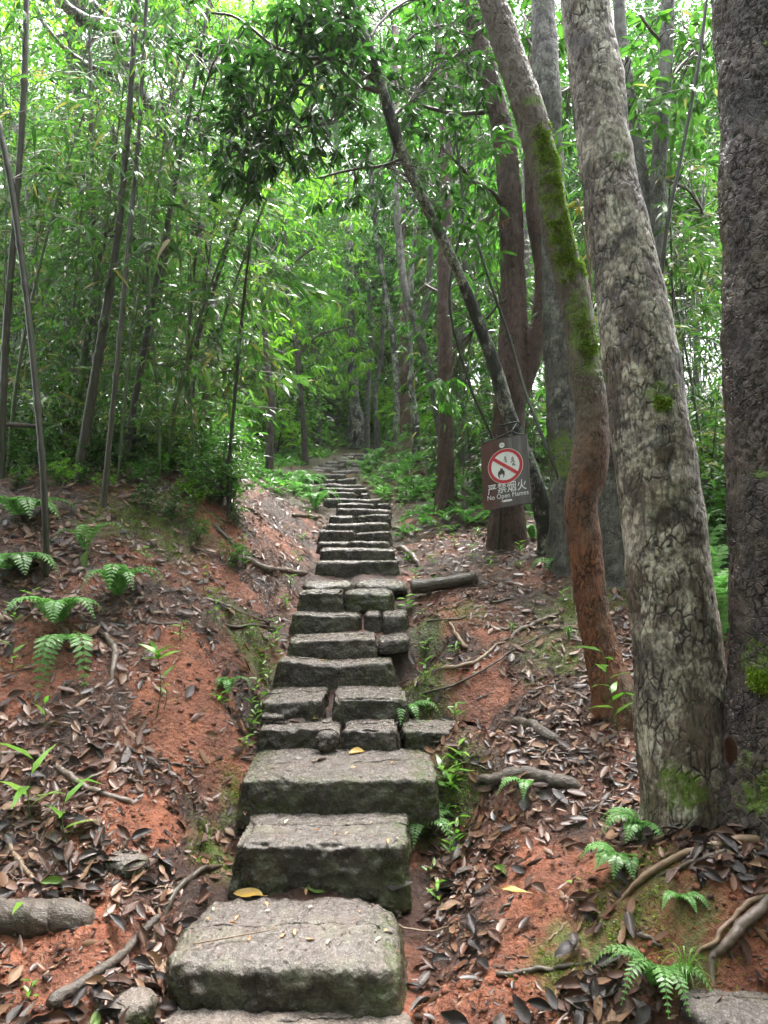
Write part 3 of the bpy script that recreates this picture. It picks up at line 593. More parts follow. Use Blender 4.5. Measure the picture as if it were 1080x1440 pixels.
# ------------------------------------------------------------------ tree trunks
def trunk_mesh(pts, dia=None, amp=.008, sc=(30, 10), seg=48, ring=.02, flare=0, seed=0, knots=()):
    """pts: (u, v, width in px, depth) from the ground up"""
    w = np.array([np.r_[P(u, v, Y), wd / 2 * Y / F] for u, v, wd, Y in pts])
    g0 = w[0].copy()
    w = np.r_[[np.r_[w[0, :2], G(w[0, 0], w[0, 1])[0] - .12, w[0, 3] * 1.05]], w] if abs(w[0, 2] - G(w[0, 0], w[0, 1])[0]) > -1 else w
    if w[1, 2] <= w[0, 2] + .03: w = np.delete(w, 1, 0)
    L = np.linalg.norm(np.diff(w[:, :3], axis=0), axis=1).sum(); n = max(12, int(L / ring))
    q = spline(w, n)
    s = np.r_[0, np.cumsum(np.linalg.norm(np.diff(q[:, :3], axis=0), axis=1))]
    if flare: q[:, 3] *= 1 + flare * np.exp(-s / .12)
    for ks, kr in knots: q[:, 3] *= 1 + kr * np.exp(-((s - ks) / .09) ** 2)
    store = {}
    def disp(Lc, R):
        p = Lc * np.array([sc[0], sc[0], sc[1]]) * 1.5; p = p + .45 * np.c_[vnoise(p * .8, seed), vnoise(p * .8, seed + 1), vnoise(p * .8, seed + 2)]
        a, b = worley(p, seed + 3)
        crack = (1 - sm(b - a, .0, .15)) * sm(vnoise(p * .6, seed + 7), -.7, .1)
        a2, b2 = worley(Lc * np.array([sc[0] * 3.1, sc[0] * 3.1, sc[1] * 3.6]) + 3, seed + 8)
        plate = fbm(p, .9, 2, seed + 6)
        crack = np.maximum(crack, .55 * (1 - sm(b2 - a2, 0, .16)) * sm(vnoise(p * .5, seed + 17), -.2, .4))
        store['crack'] = crack
        big = fbm(Lc, 4, 3, seed + 5) * R * .13
        lobes = 0
        if flare:
            ang = np.arctan2(Lc[:, 1], Lc[:, 0]); lobes = R * .40 * flare * np.cos(ang * 4 + seed + 2 * vnoise(Lc * 3, seed)) * np.exp(-Lc[:, 2] / .22)
        fine = fbm(p, 3.3, 3, seed + 6) * amp * .35 + plate * amp * .6
        return -crack * amp + big + lobes + fine
    V, f = tube(q, seg, n, disp)
    cr = np.r_[store['crack'], 0, 0]
    return V, f, cr, q, s
def moss_at(V, lst):
    if not len(lst): return np.zeros(len(V))
    nz = fbm(V, 16, 3, 71)
    V = V + nz[:, None] * .06
    return _moss(V, lst)
def _moss(V, lst):                            # moss patches: (u, v, Y, radius m)
    m = np.zeros(len(V))
    for u, v, Y, r in lst: m = np.maximum(m, 1 - sm(np.linalg.norm(V - P(u, v, Y), axis=1), r * .4, r))
    return m
def tree(name, label, pts, mat, cat='tree', group=None, moss=(), forks=(), low_moss=.3, **kw):
    V, f, cr, q, s = trunk_mesh(pts, **kw)
    b = q[0, :3] + [0, 0, .12]
    r = root(name, b, label, cat, group)
    m = np.maximum(moss_at(V, moss), low_moss * (1 - sm(V[:, 2] - b[2], .05, .35)))
    build('trunk', V, f, M[mat], r, attrs={'crack': cr, 'moss': m})
    for fk in forks:
        kw2 = dict(kw); kw2['flare'] = 0; kw2.pop('knots', None); kw2['seed'] = kw.get('seed', 0) + 31
        w = np.array([np.r_[P(u, v, Y), wd / 2 * Y / F] for u, v, wd, Y in fk])
        L = np.linalg.norm(np.diff(w[:, :3], axis=0), axis=1).sum(); am = kw2.get('amp', .008)
        st = {}
        def dsp(Lc, R, sd=kw2['seed']):
            c = 1 - sm(np.abs(vnoise(Lc * np.array([30, 30, 10]), sd)), 0, .15); st['c'] = c
            return -c * am * .7 + fbm(Lc, 5, 3, sd) * R * .14
        V2, f2 = tube(w, max(10, kw2.get('seg', 24) // 2), max(10, int(L / (kw2.get('ring', .02) * 1.5))), dsp)
        build('limb', V2, f2, M[mat], r, attrs={'crack': np.r_[st['c'], 0, 0], 'moss': moss_at(V2, moss)})
    return r
TR = {}
TR['big'] = tree('broadleaf_tree', 'big leaning tree with pale lichened cracked bark, nearest the steps on the right',
     [(985, 1165, 150, 2.72), (972, 1080, 134, 2.72), (958, 990, 122, 2.74), (946, 860, 116, 2.78), (930, 730, 113, 2.82), (912, 590, 110, 2.86), (893, 450, 100, 2.92), (873, 340, 88, 2.97), (852, 230, 78, 3.02), (838, 110, 72, 3.08), (822, 0, 68, 3.14), (806, -120, 66, 3.2), (792, -260, 62, 3.3)],
     'bark_big', group=None, moss=[(930, 560, 2.7, .10), (880, 205, 2.85, .10), (960, 1110, 2.55, .14)], amp=.0045, sc=(26, 9), seg=150, ring=.0085, flare=.26, seed=3)
TR['right'] = tree('broadleaf_tree', 'thick purple-brown trunk cut off by the right edge of the photo',
     [(1092, 1165, 170, 2.54), (1096, 1050, 150, 2.54), (1097, 900, 130, 2.56), (1092, 700, 128, 2.6), (1084, 480, 126, 2.64), (1076, 250, 122, 2.68), (1064, 0, 118, 2.72), (1058, -120, 116, 2.74), (1054, -240, 112, 2.76)],
     'bark_dark', moss=[(1058, 45, 2.5, .11), (1062, 940, 2.4, .15), (1062, 660, 2.45, .09), (1050, 1110, 2.4, .14)], amp=.008, sc=(28, 12), seg=150, ring=.009, flare=.22, seed=8)
TR['orange'] = tree('crooked_tree', 'crooked rusty-orange trunk with bright green moss on its upper side',
     [(868, 995, 62, 3.55), (850, 930, 52, 3.6), (834, 860, 46, 3.64), (822, 770, 47, 3.68), (818, 700, 46, 3.70), (828, 655, 52, 3.70), (832, 600, 46, 3.70), (822, 510, 44, 3.72), (806, 410, 44, 3.74), (785, 330, 43, 3.76), (768, 250, 43, 3.78), (745, 160, 44, 3.8), (718, 80, 40, 3.84), (692, 0, 38, 3.88), (664, -90, 36, 3.95)],
     'bark_orange', moss=[(768, 200, 3.68, .14), (774, 235, 3.68, .14), (780, 275, 3.68, .15), (790, 320, 3.68, .15), (800, 370, 3.68, .14), (815, 430, 3.64, .15), (820, 470, 3.64, .15), (752, 150, 3.75, .10), (826, 520, 3.66, .12)],
     amp=.006, sc=(30, 18), seg=90, ring=.012, flare=.35, seed=12, low_moss=.4)
TR['pale'] = tree('broadleaf_tree', 'straight grey-white lichened trunk just left of the crooked rusty one',
     [(798, 770, 52, 5.3), (796, 700, 46, 5.3), (790, 600, 42, 5.35), (784, 480, 40, 5.4), (780, 360, 37, 5.45), (775, 240, 36, 5.5), (769, 130, 38, 5.5), (764, 0, 34, 5.6), (760, -100, 32, 5.7)],
     'bark_grey', moss=[(795, 640, 5.2, .3)], amp=.008, sc=(26, 10), seg=56, ring=.022, flare=.4, seed=15, knots=((2.95, .25),))
TR['sign'] = tree('pine_tree', 'reddish-brown forked trunk standing behind the no-fire sign',
     [(712, 768, 54, 6.1), (713, 700, 46, 6.1), (714, 620, 43, 6.1), (720, 530, 46, 6.1), (722, 450, 40, 6.15), (721, 380, 36, 6.2), (718, 290, 34, 6.2), (712, 220, 32, 6.25), (694, 130, 30, 6.3), (672, 50, 30, 6.35), (655, -20, 28, 6.4), (640, -90, 26, 6.4)],
     'bark_red', amp=.008, sc=(26, 8), seg=56, ring=.022, flare=.25, seed=18, forks=[[(728, 560, 30, 6.1), (745, 505, 32, 6.1), (760, 450, 28, 6.1), (764, 380, 26, 6.15), (752, 300, 25, 6.2), (748, 180, 24, 6.3), (755, 60, 22, 6.4), (760, -60, 20, 6.4)]])
TR['mid'] = tree('pine_tree', 'straight reddish-brown trunk midway between the steps and the sign',
     [(625, 722, 30, 7.5), (626, 690, 25, 7.5), (627, 600, 23, 7.5), (626, 480, 21, 7.5), (625, 380, 20, 7.6), (628, 280, 18, 7.7), (626, 180, 17, 7.8), (620, 90, 16, 7.9), (615, 0, 15, 8), (610, -80, 15, 8)],
     'bark_red', amp=.007, sc=(26, 8), seg=40, ring=.03, flare=.3, seed=21)
TR['lean'] = tree('leaning_tree', 'thin black trunk spotted with pale lichen, leaning far left over the steps',
     [(772, 760, 30, 5.75), (758, 700, 24, 5.72), (738, 640, 22, 5.7), (716, 585, 21, 5.68), (697, 520, 19, 5.65), (672, 450, 17, 5.6), (645, 385, 15, 5.5), (612, 315, 16, 5.4), (583, 255, 15, 5.3), (560, 200, 16, 5.2), (542, 140, 16, 5.1), (522, 75, 14, 5.0), (498, 15, 13, 4.9), (475, -50, 12, 4.8)],
     'bark_black', amp=.004, sc=(40, 16), seg=48, ring=.02, flare=.3, seed=24)
TR['fork'] = tree('forked_tree', 'grey forked tree partly hidden behind the big leaning trunk',
     [(868, 770, 62, 4.9), (866, 700, 52, 4.9), (868, 600, 48, 4.9), (880, 500, 44, 4.9), (900, 400, 34, 4.95), (912, 330, 28, 5.0), (925, 250, 24, 5.0), (932, 150, 22, 5.1), (937, 60, 20, 5.2), (940, -60, 19, 5.3)],
     'bark_grey', amp=.007, sc=(26, 10), seg=48, ring=.025, flare=.4, seed=27, forks=[[(900, 370, 22, 4.95), (902, 300, 24, 5.0), (896, 220, 24, 5.1), (886, 150, 22, 5.2), (874, 60, 18, 5.3), (868, -60, 16, 5.4)], [(908, 420, 26, 4.95), (922, 340, 24, 5.0), (930, 280, 18, 5.1), (926, 230, 14, 5.2)]])
TR['birch'] = tree('pale_tree', 'crooked whitish trunk with dark knots left of the straight reddish trunk',
     [(622, 650, 14, 8.6), (612, 560, 13, 8.6), (600, 510, 13, 8.6), (590, 470, 14, 8.6), (575, 430, 12, 8.6), (566, 380, 11, 8.7), (560, 320, 11, 8.8), (556, 240, 10, 8.9), (550, 120, 9, 9)], 'bark_grey', amp=.004, seg=20, ring=.04, seed=30,
     forks=[[(590, 470, 10, 8.6), (600, 430, 10, 8.6), (604, 380, 8, 8.6), (606, 300, 7, 8.6)]])
TR['left'] = tree('broadleaf_tree', 'mossy brown tree inside the bamboo with a dark limb arching to the top left',
     [(296, 668, 34, 7.2), (297, 600, 30, 7.2), (296, 500, 28, 7.2), (290, 400, 26, 7.2), (272, 300, 22, 7.1), (248, 225, 21, 7.0), (222, 170, 20, 6.9), (196, 130, 19, 6.8), (172, 70, 18, 6.7), (150, 38, 19, 6.6), (120, 28, 17, 6.5), (92, 8, 15, 6.4), (70, -30, 14, 6.3)],
     'bark_black', amp=.006, sc=(26, 12), seg=36, ring=.03, flare=.3, seed=33, moss=[(296, 560, 7.1, .8)],
     forks=[[(215, 165, 11, 6.9), (180, 115, 9, 6.85), (120, 90, 8, 6.8), (60, 30, 7, 6.7), (40, -20, 6, 6.6)], [(178, 72, 9, 6.7), (165, 40, 8, 6.7), (130, 0, 7, 6.7), (118, -30, 7, 6.7)]])
for k, (nm, lab, pts, mt) in enumerate([
    ('thin_tree', 'thin reddish trunk standing beside the left end of the far steps', [(379, 662, 12, 10.5), (380, 600, 11, 10.5), (382, 570, 11, 10.5), (376, 510, 9, 10.5), (372, 460, 8, 10.5), (366, 380, 8, 10.6), (360, 250, 7, 10.8), (356, 120, 6, 11)], 'bark_far'),
    ('thin_tree', 'thin brown trunk with a Y-shaped top left of the curving upper path', [(429, 643, 10, 14), (427, 600, 9, 14), (422, 550, 8, 14), (418, 500, 8, 14), (410, 460, 6, 14), (402, 380, 6, 14), (400, 250, 5, 14)], 'bark_far'),
    ('pine_tree', 'tall straight brown trunk far up on the right bank', [(571, 592, 18, 12), (570, 500, 15, 12), (567, 400, 14, 12.2), (563, 300, 13, 12.5), (558, 180, 12, 13), (555, 40, 11, 13.5)], 'bark_red'),
    ('dark_tree', 'dark trunk with spreading roots where the upper path disappears', [(503, 606, 30, 22), (500, 575, 17, 22), (496, 530, 14, 22), (494, 470, 13, 22), (492, 380, 12, 22), (488, 250, 11, 23)], 'bark_black'),
    ('dark_tree', 'thin dark trunk just left of the tall brown trunk on the right bank', [(556, 620, 9, 13.5), (558, 560, 9, 13.5), (553, 480, 9, 13.5), (545, 430, 8, 13.5), (530, 330, 8, 14), (518, 200, 7, 14)], 'bark_black'),
    ('dark_tree', 'black slanting trunk between the tall brown and the whitish trunk', [(585, 600, 12, 11), (578, 540, 10, 11), (576, 480, 9, 11), (578, 400, 9, 11), (590, 260, 8, 11.5)], 'bark_black'),
    ('thin_tree', 'thin grey trunk in the gap between the straight reddish trunk and the sign tree', [(652, 668, 16, 9.5), (650, 600, 12, 9.5), (648, 480, 11, 9.5), (655, 360, 10, 9.6), (650, 200, 9, 10)], 'bark_grey'),
    ('thin_tree', 'slim grey trunk behind the fork of the sign tree', [(742, 700, 14, 9), (742, 600, 12, 9), (738, 480, 11, 9), (740, 340, 10, 9), (735, 150, 9, 9.5)], 'bark_grey'),
    ('dark_tree', 'thin dark tree deep in the bamboo at the far left', [(40, 660, 16, 9), (36, 500, 14, 9), (44, 300, 12, 9), (30, 200, 12, 9), (0, 120, 13, 9)], 'bark_black'),
    ('thin_tree', 'leaning far trunk above the curve of the upper path', [(448, 610, 8, 20), (445, 540, 7, 20), (436, 450, 6, 20), (430, 380, 6, 20), (428, 200, 5, 20)], 'bark_far'),
    ('thin_tree', 'pair-forming far trunk right of the dark spreading tree', [(516, 600, 8, 21), (518, 540, 7, 21), (522, 470, 6, 21), (512, 350, 6, 21)], 'bark_grey'),
    ('thin_tree', 'thin pale far trunk close to the dark spreading tree', [(530, 600, 8, 19), (527, 560, 7, 19), (536, 500, 6, 19), (540, 400, 6, 19)], 'bark_grey')]):
    TR['bg%d' % k] = tree(nm, lab, pts, mt, amp=.005, seg=18, ring=.05, flare=.2, seed=50 + k, sc=(20, 6))

# bright moss tufts growing on the crooked trunk and others
def moss_tufts(parent, lst, n, seed):
    tr = [o for o in parent.children if o.name.startswith('trunk')][0]
    me = tr.data; co = np.empty(len(me.vertices) * 3); me.vertices.foreach_get('co', co); co = co.reshape(-1, 3) + np.array(parent.location)
    no = np.empty(len(me.vertices) * 3); me.vertex_normals.foreach_get('vector', no); no = no.reshape(-1, 3)
    rg = np.random.default_rng(seed); m = moss_at(co, lst); m = m * (fbm(co, 22, 3, seed) > -.12)
    idx = rg.choice(len(co), n, p=m / m.sum())
    p = co[idx] + rg.normal(0, .004, (n, 3)); d = no[idx] + rg.normal(0, .5, (n, 3)) + [0, 0, -.3]
    V, f, t = leaves(p, d, rg.normal(0, 1, (n, 3)), rg.uniform(.006, .014, n), rg.uniform(.003, .005, n), T_DIA, rg.uniform(0, 1, n))
    build('moss', V, f, M['mossleaf'], parent, t)
bpy.context.view_layer.update()
moss_tufts(TR['orange'], [(776, 215, 3.66, .11), (782, 255, 3.66, .12), (788, 300, 3.66, .11), (798, 345, 3.66, .13), (804, 372, 3.66, .11), (768, 185, 3.68, .09), (830, 450, 3.6, .10), (830, 485, 3.6, .09)], 15000, 5)
moss_tufts(TR['right'], [(1058, 48, 2.5, .08), (1066, 960, 2.4, .07)], 2200, 6)
moss_tufts(TR['big'], [(935, 560, 2.7, .055), (880, 205, 2.85, .05)], 1500, 7)

# ------------------------------------------------------------------ the sign
def rotm(a, b, c):
    return Matrix.Rotation(a, 3, 'Z') @ Matrix.Rotation(b, 3, 'X') @ Matrix.Rotation(c, 3, 'Y')
SC = Vector((.9155, 5.45, 2.0183)); SR = rotm(-.536, -.2004, -.126); SW, SH = .3713, .5452
sg = root('warning_sign', SC, 'dark wooden board with red no-open-flames symbol and white lettering, hung on a trunk', 'sign')
sg.rotation_euler = SR.to_euler()
def wood_mat():
    m = NM('sign_wood'); v = m.co((26, 26, 1.6)); a = m.noise(1, 6, .7, v, .5)
    sx = m.n('ShaderNodeSeparateXYZ'); m.l(m.tc.outputs['Object'], sx.inputs[0])
    side = m.ramp(m.math('ADD', m.math('MULTIPLY', sx.outputs['X'], 2.4), m.math('ADD', m.math('MULTIPLY', m.noise(3.5, 4, .6, m.co((1, 1, .35))), .9), .05)), [(.30, 0.), (.62, 1.)])
    red = m.ramp(a, [(.3, (.05, .015, .014)), (.6, (.11, .034, .032)), (.75, (.17, .08, .075))])
    gry = m.ramp(a, [(.3, (.05, .038, .040)), (.6, (.13, .110, .115)), (.75, (.24, .21, .21))])
    m.set(Base_Color=m.mix(side, red, gry), Roughness=.38, Normal=m.bump(a, .0015)); return m.m
M['sign_wood'] = wood_mat()
M['sign_red'] = plain('sign_red', (.50, .028, .045), (.55, .040, .058), 30, .35, 0)
M['sign_white'] = plain('sign_white', (.76, .76, .77), (.82, .82, .83), 40, .35, 0)
M['sign_black'] = plain('sign_black', (.03, .02, .02), (.05, .03, .03), 40, .4, 0)
def lbuild(name, V, f, mat, parent, **k):
    o = build(name, V, f, mat, None, smooth=False, **k); o.parent = parent; return o
def panel(pts, y, th=.0016):                   # an outline in the board's plane, given thickness
    n = len(pts); A = np.array([(x, y - th, z) for x, z in pts] + [(x, y, z) for x, z in pts])
    k = np.arange(n); k2 = (k + 1) % n
    return A, [np.arange(n)[None], np.arange(n, 2 * n)[::-1][None], np.c_[k2, k, k + n, k2 + n]]
FY = -.0095
hb = [(-SW / 2, -SH / 2), (SW / 2, -SH / 2), (SW / 2, SH / 2 - .004), (SW * .30, SH / 2), (SW * .22, SH / 2 - .006), (-SW * .3, SH / 2 - .002), (-SW / 2 + .006, SH / 2 - .01), (-SW / 2, SH / 2 - .02)]
V, f = panel(hb, .0095, .019); lbuild('board', V, f, M['sign_wood'], sg)
def circ(cx, cz, r, n=56, a0=0, a1=2 * math.pi): return [(cx + r * math.cos(t), cz + r * math.sin(t)) for t in np.linspace(a0, a1, n, endpoint=a1 - a0 < 6.2)]
CX, CZ = .006, .045
def ring(cx, cz, r0, r1, y, n=64):
    t = np.linspace(0, 2 * math.pi, n, endpoint=False); c, s_ = np.cos(t), np.sin(t)
    V = np.r_[np.c_[cx + r0 * c, np.full(n, y), cz + r0 * s_], np.c_[cx + r1 * c, np.full(n, y), cz + r1 * s_]]
    k = np.arange(n); k2 = (k + 1) % n; return V, [np.c_[k, k2, k2 + n, k + n]]
sym = root('symbol', (0, 0, 0), None, None); sym.parent = sg; sym.location = (0, 0, 0)
V, f = panel(circ(CX, CZ, .140), FY, .0012); lbuild('white_disc', V, f, M['sign_white'], sym)
V, f = ring(CX, CZ, .112, .1365, FY - .0024); lbuild('red_ring', V, f, M['sign_red'], sym)
a = math.radians(-38); w = .0125; L0 = .115
bar = [(CX + x * math.cos(a) - z * math.sin(a), CZ + x * math.sin(a) + z * math.cos(a)) for x, z in ((-L0, -w), (L0, -w), (L0, w), (-L0, w))]
V, f = panel(bar, FY - .0030, .0012); lbuild('red_bar', V, f, M['sign_red'], sym)
fl = [(0, 1.0), (.12, .70), (.34, .88), (.38, .50), (.68, .28), (.70, -.25), (.48, -.75), (.30, -.9), (.42, -.5), (.30, -.1), (.12, -.35), (0, .0), (-.18, -.4), (-.34, -.15), (-.40, -.5), (-.26, -.95), (-.5, -.8), (-.74, -.3), (-.66, .2), (-.40, .55), (-.30, .35), (-.2, .75)]
mb = MB()
V, f = panel([(CX - .034 + x * .038, CZ - .052 + z * .044) for x, z in fl], FY - .0018, .001); mb.add(V, f)
for tx, tz, s_ in ((CX + .002, CZ + .052, .031), (CX + .060, CZ + .024, .045)):
    for k in range(3):
        z0 = tz + s_ * (.95 - k * .55); ww = s_ * (.28 + k * .14)
        for pts in ([(tx, z0), (tx - ww, z0 - s_ * .62), (tx - ww + s_ * .13, z0 - s_ * .62), (tx, z0 - s_ * .2)], [(tx, z0), (tx + ww, z0 - s_ * .62), (tx + ww - s_ * .20, z0 - s_ * .62), (tx, z0 - s_ * .3)]):
            if k < 2 or pts[1][0] > tx: V, f = panel(pts, FY - .0018 - .0003 * k, .0008); mb.add(V, f)
    V, f = panel([(tx - s_ * .07, tz - s_ * .75), (tx + s_ * .07, tz - s_ * .75), (tx + s_ * .07, tz - s_ * .45), (tx - s_ * .07, tz - s_ * .45)], FY - .0018, .0008); mb.add(V, f)
o = mb.obj('pictogram', M['sign_black'], None, False); o.parent = sym
V, f = panel(circ(-.012, .216, .021, 30), FY, .0012); badge = lbuild('badge', V, f, M['sign_white'], sg)
V, f = panel([(-.026, .211), (-.012, .226), (-.006, .216), (.002, .219), (-.002, .208), (-.014, .214)], FY - .0016, .0006); lbuild('emblem', V, f, plain('emblem_grey', (.3, .36, .38), (.36, .4, .42), 30, .5, 0), badge)
V, f = panel([(-.030, -.236), (-.040, -.228), (-.030, -.220), (.038, -.220), (.046, -.228), (.038, -.236)], FY, .0012); nm_ = lbuild('name_strip', V, f, M['sign_white'], sg)
V, f = panel(circ(-.028, -.228, .005, 14), FY - .0016, .0006); lbuild('emblem', V, f, M['sign_red'], nm_)
def text_part(name, body, x, z, size, wid=None, off=.0):
    cu = bpy.data.curves.new('tmp', 'FONT'); cu.body = body; cu.size = size; cu.extrude = .0005; cu.align_x = 'CENTER'; cu.offset = off; cu.space_character = 1.04
    ob = bpy.data.objects.new('tmp', cu); COL.objects.link(ob); bpy.context.view_layer.update()
    me = bpy.data.meshes.new_from_object(ob.evaluated_get(bpy.context.evaluated_depsgraph_get())); bpy.data.objects.remove(ob)
    n = len(me.vertices); co = np.empty(n * 3); me.vertices.foreach_get('co', co); co = co.reshape(-1, 3)
    if wid: co[:, 0] *= wid / max(1e-6, np.ptp(co[:, 0]))
    co[:, 0] += x - (co[:, 0].max() + co[:, 0].min()) / 2
    V = np.c_[co[:, 0], FY - .0008 + co[:, 2] * -1, co[:, 1] + z]; me.vertices.foreach_set('co', V.ravel()); me.name = name
    me.materials.clear(); me.materials.append(M['sign_white'])
    o = bpy.data.objects.new(name, me); COL.objects.link(o); o.parent = sg; return o
text_part('chinese_lettering', '\u4e25\u7981\u70df\u706b', .008, -.156, .088, .305, .0004)
text_part('english_lettering', 'No Open Flames', .012, -.204, .052, .322, .0)
bpy.context.view_layer.update()
# cord: tied round the leaning trunk, run to the two upper corners
tl = SC + SR @ Vector((-SW / 2 + .02, -.012, SH / 2 - .012)); tr_ = SC + SR @ Vector((SW / 2 - .03, -.012, SH / 2 - .006))
kn = Vector(P(720, 606, 5.50))
mb = MB()
for e in (tl, tr_, ):
    V, f = tube(np.array([[*kn, .006], [*((kn + e) / 2 - Vector((0, 0, .006))), .0055], [*e, .006]]), 6, 10); mb.add(V, f)
lp = []
cc = P(714, 600, 5.66)
for t in np.linspace(0, 2 * math.pi, 15): lp.append([cc[0] + .085 * math.cos(t) + .01, cc[1] - .085 * math.sin(t), cc[2] + .012 * math.sin(2 * t) + .012, .008])
V, f = tube(np.array(lp), 6, 50); mb.add(V, f)
V, f = tube(np.array([[*kn, .008], [cc[0] + .06, cc[1] - .07, cc[2] + .02, .004]]), 6, 6); mb.add(V, f)
RI = np.array(SR); mb.V = [(v_ - np.array(SC)) @ RI for v_ in mb.V]         # into the board's own frame
o = mb.obj('cord', M['rubber'], None); o.parent = sg

bq = [P(-40, 598, 5.2), P(10, 597, 5.2), P(56, 600, 5.15)]
ground_tube(None, .022, 'broken_branch', 'twig', 'thick black horizontal branch stub among the culms at the left edge', 'branch', GL, lift=0, pts=bq, n=16, wob=.004, seed=71)

rt = np.random.default_rng(77)
for k in range(44):
    lf = k % 2; u, v = (rt.uniform(10, 330), rt.uniform(760, 1400)) if lf else (rt.uniform(620, 900), rt.uniform(780, 1400))
    a = rt.uniform(-.5, .5) if k % 3 else rt.uniform(-1.3, 1.3); l = rt.uniform(25, 85) * (v / 1200); du, dv = l * math.cos(a), l * math.sin(a) * .6
    dark = k % 5
    ground_tube([(u, v), (u + du * .5, v + dv * .5 + rt.uniform(-6, 6)), (u + du, v + dv)], rt.uniform(.0022, .0055), 'fallen_twig', 'twig' if dark else 'root_pale',
                once('thin %s twig %s on the %s bank, %s, %s' % ('dark' if dark else 'pale', 'level' if abs(a) < .5 else 'aslant', 'left' if lf else 'right', 'low down' if v > 1180 else 'halfway up' if v > 960 else 'high up', 'near the steps' if 170 < u < 740 else 'away from the steps')),
                'twig', 'thin twigs on the %s bank' % ('left' if lf else 'right'), lift=2.5, seed=200 + k, n=10, seg=6)

# ------------------------------------------------------------------ foliage of the near trees
R = np.random.default_rng(11)
def inpoly(n, poly, rg):
    poly = np.array(poly, float); lo, hi = poly.min(0), poly.max(0); out = []
    while len(out) < n:
        p = rg.uniform(lo, hi); c = False
        for i in range(len(poly)):
            a, b = poly[i], poly[i - 1]
            if (a[1] > p[1]) != (b[1] > p[1]) and p[0] < (b[0] - a[0]) * (p[1] - a[1]) / (b[1] - a[1]) + a[0]: c = not c
        if c: out.append(p)
    return np.array(out)
def whorls(tips, outd, rg, n=7, L=.11, Wd=.036, tpl=T_BROAD, droop=.45):
    N = len(tips); k = n; p = np.repeat(tips, k, 0) + rg.normal(0, .012, (N * k, 3))
    az = rg.uniform(0, 2 * math.pi, N * k)
    d = np.repeat(outd, k, 0) * .55 + np.c_[np.cos(az), np.sin(az), rg.uniform(-.9, .25, N * k) - droop * .6]
    nr = norm(np.c_[rg.normal(0, .45, (N * k, 2)), np.ones(N * k)])
    s = rg.uniform(.65, 1.2, N * k)
    return leaves(p, d, nr, L * s, Wd * s, tpl, rg.uniform(0, 1, N * k))
def crown(parent, polys, mat, rg, anchors, L=.11, Wd=.036, n=7, droop=.45, tpl=T_BROAD, names=('foliage', 'branches')):
    """polys: (pixel polygon, near depth, far depth, count). leaf whorls on twigs that grow from the anchors (pixel polylines with depth and width)"""
    mb = MB(); tw = MB(); A = []
    if not anchors:                             # boughs growing out of the trunk into each mass of leaves
        tr = [o for o in parent.children if o.name.startswith('trunk')][0]; me = tr.data; co = np.empty(len(me.vertices) * 3); me.vertices.foreach_get('co', co)
        co = co.reshape(-1, 3) + np.array(parent.location)
        for poly, y0, y1, cnt in polys:
            for u, v in inpoly(6, poly, rg):
                e = P(u, v, rg.uniform(y0, y1)); k_ = np.argmin(np.linalg.norm(co - (e - [0, 0, .4]), axis=1)); b_ = co[k_]; mid = (b_ + e) / 2 + [0, 0, .1]
                q = spline(np.array([[*b_, .02], [*mid, .012], [*e, .005]]), 20); V, f = tube(q, 5, 20); tw.add(V, f); A.append(q)
        A = list(A)
    for an in anchors:
        w = np.array([np.r_[P(u, v, Y), wd / 2 * Y / F] for u, v, wd, Y in an]); q = spline(w, 26)
        q[:, :3] += np.c_[vnoise(q[:, :3] * 6, 1), vnoise(q[:, :3] * 6, 2), vnoise(q[:, :3] * 6, 3)] * .025
        V, f = tube(q, 7, 30); tw.add(V, f); A.append(q[4:])
    A = np.concatenate(A) if A else None
    for poly, y0, y1, cnt in polys:
        uv = inpoly(cnt, poly, rg); Ys = rg.uniform(y0, y1, cnt)
        tips = np.array([P(u, v, Y) for (u, v), Y in zip(uv, Ys)]); od = []
        for t in tips:
            if A is not None:
                dd = np.linalg.norm(A[:, :3] - t, axis=1); c = A[rg.choice(np.argsort(dd)[:3])]
                ln = np.linalg.norm(t - c[:3])
                if ln < 1.3:
                    mid = (c[:3] + t) / 2 + rg.normal(0, .06, 3) * ln + [0, 0, .10 * ln]
                    V, f = tube(np.array([[*c[:3], .0045], [*mid, .0035], [*t, .002]]), 4, 6, cap=False); tw.add(V, f)
                    od.append((t - mid) / max(ln, .1)); continue
            else:
                e = t - rg.normal(0, .12, 3) + [0, 0, .05]; V, f = tube(np.array([[*e, .004], [*((e + t) / 2), .003], [*t, .002]]), 3, 4, cap=False); tw.add(V, f)
            od.append(rg.normal(0, .4, 3))
        V, f, t = whorls(tips, norm(np.array(od)), rg, n, L, Wd, tpl, droop); mb.add(V, f, t)
    o1 = mb.obj(names[0], M[mat], parent)
    if tw.n: tw.obj(names[1], M['twig'], parent)
    return o1
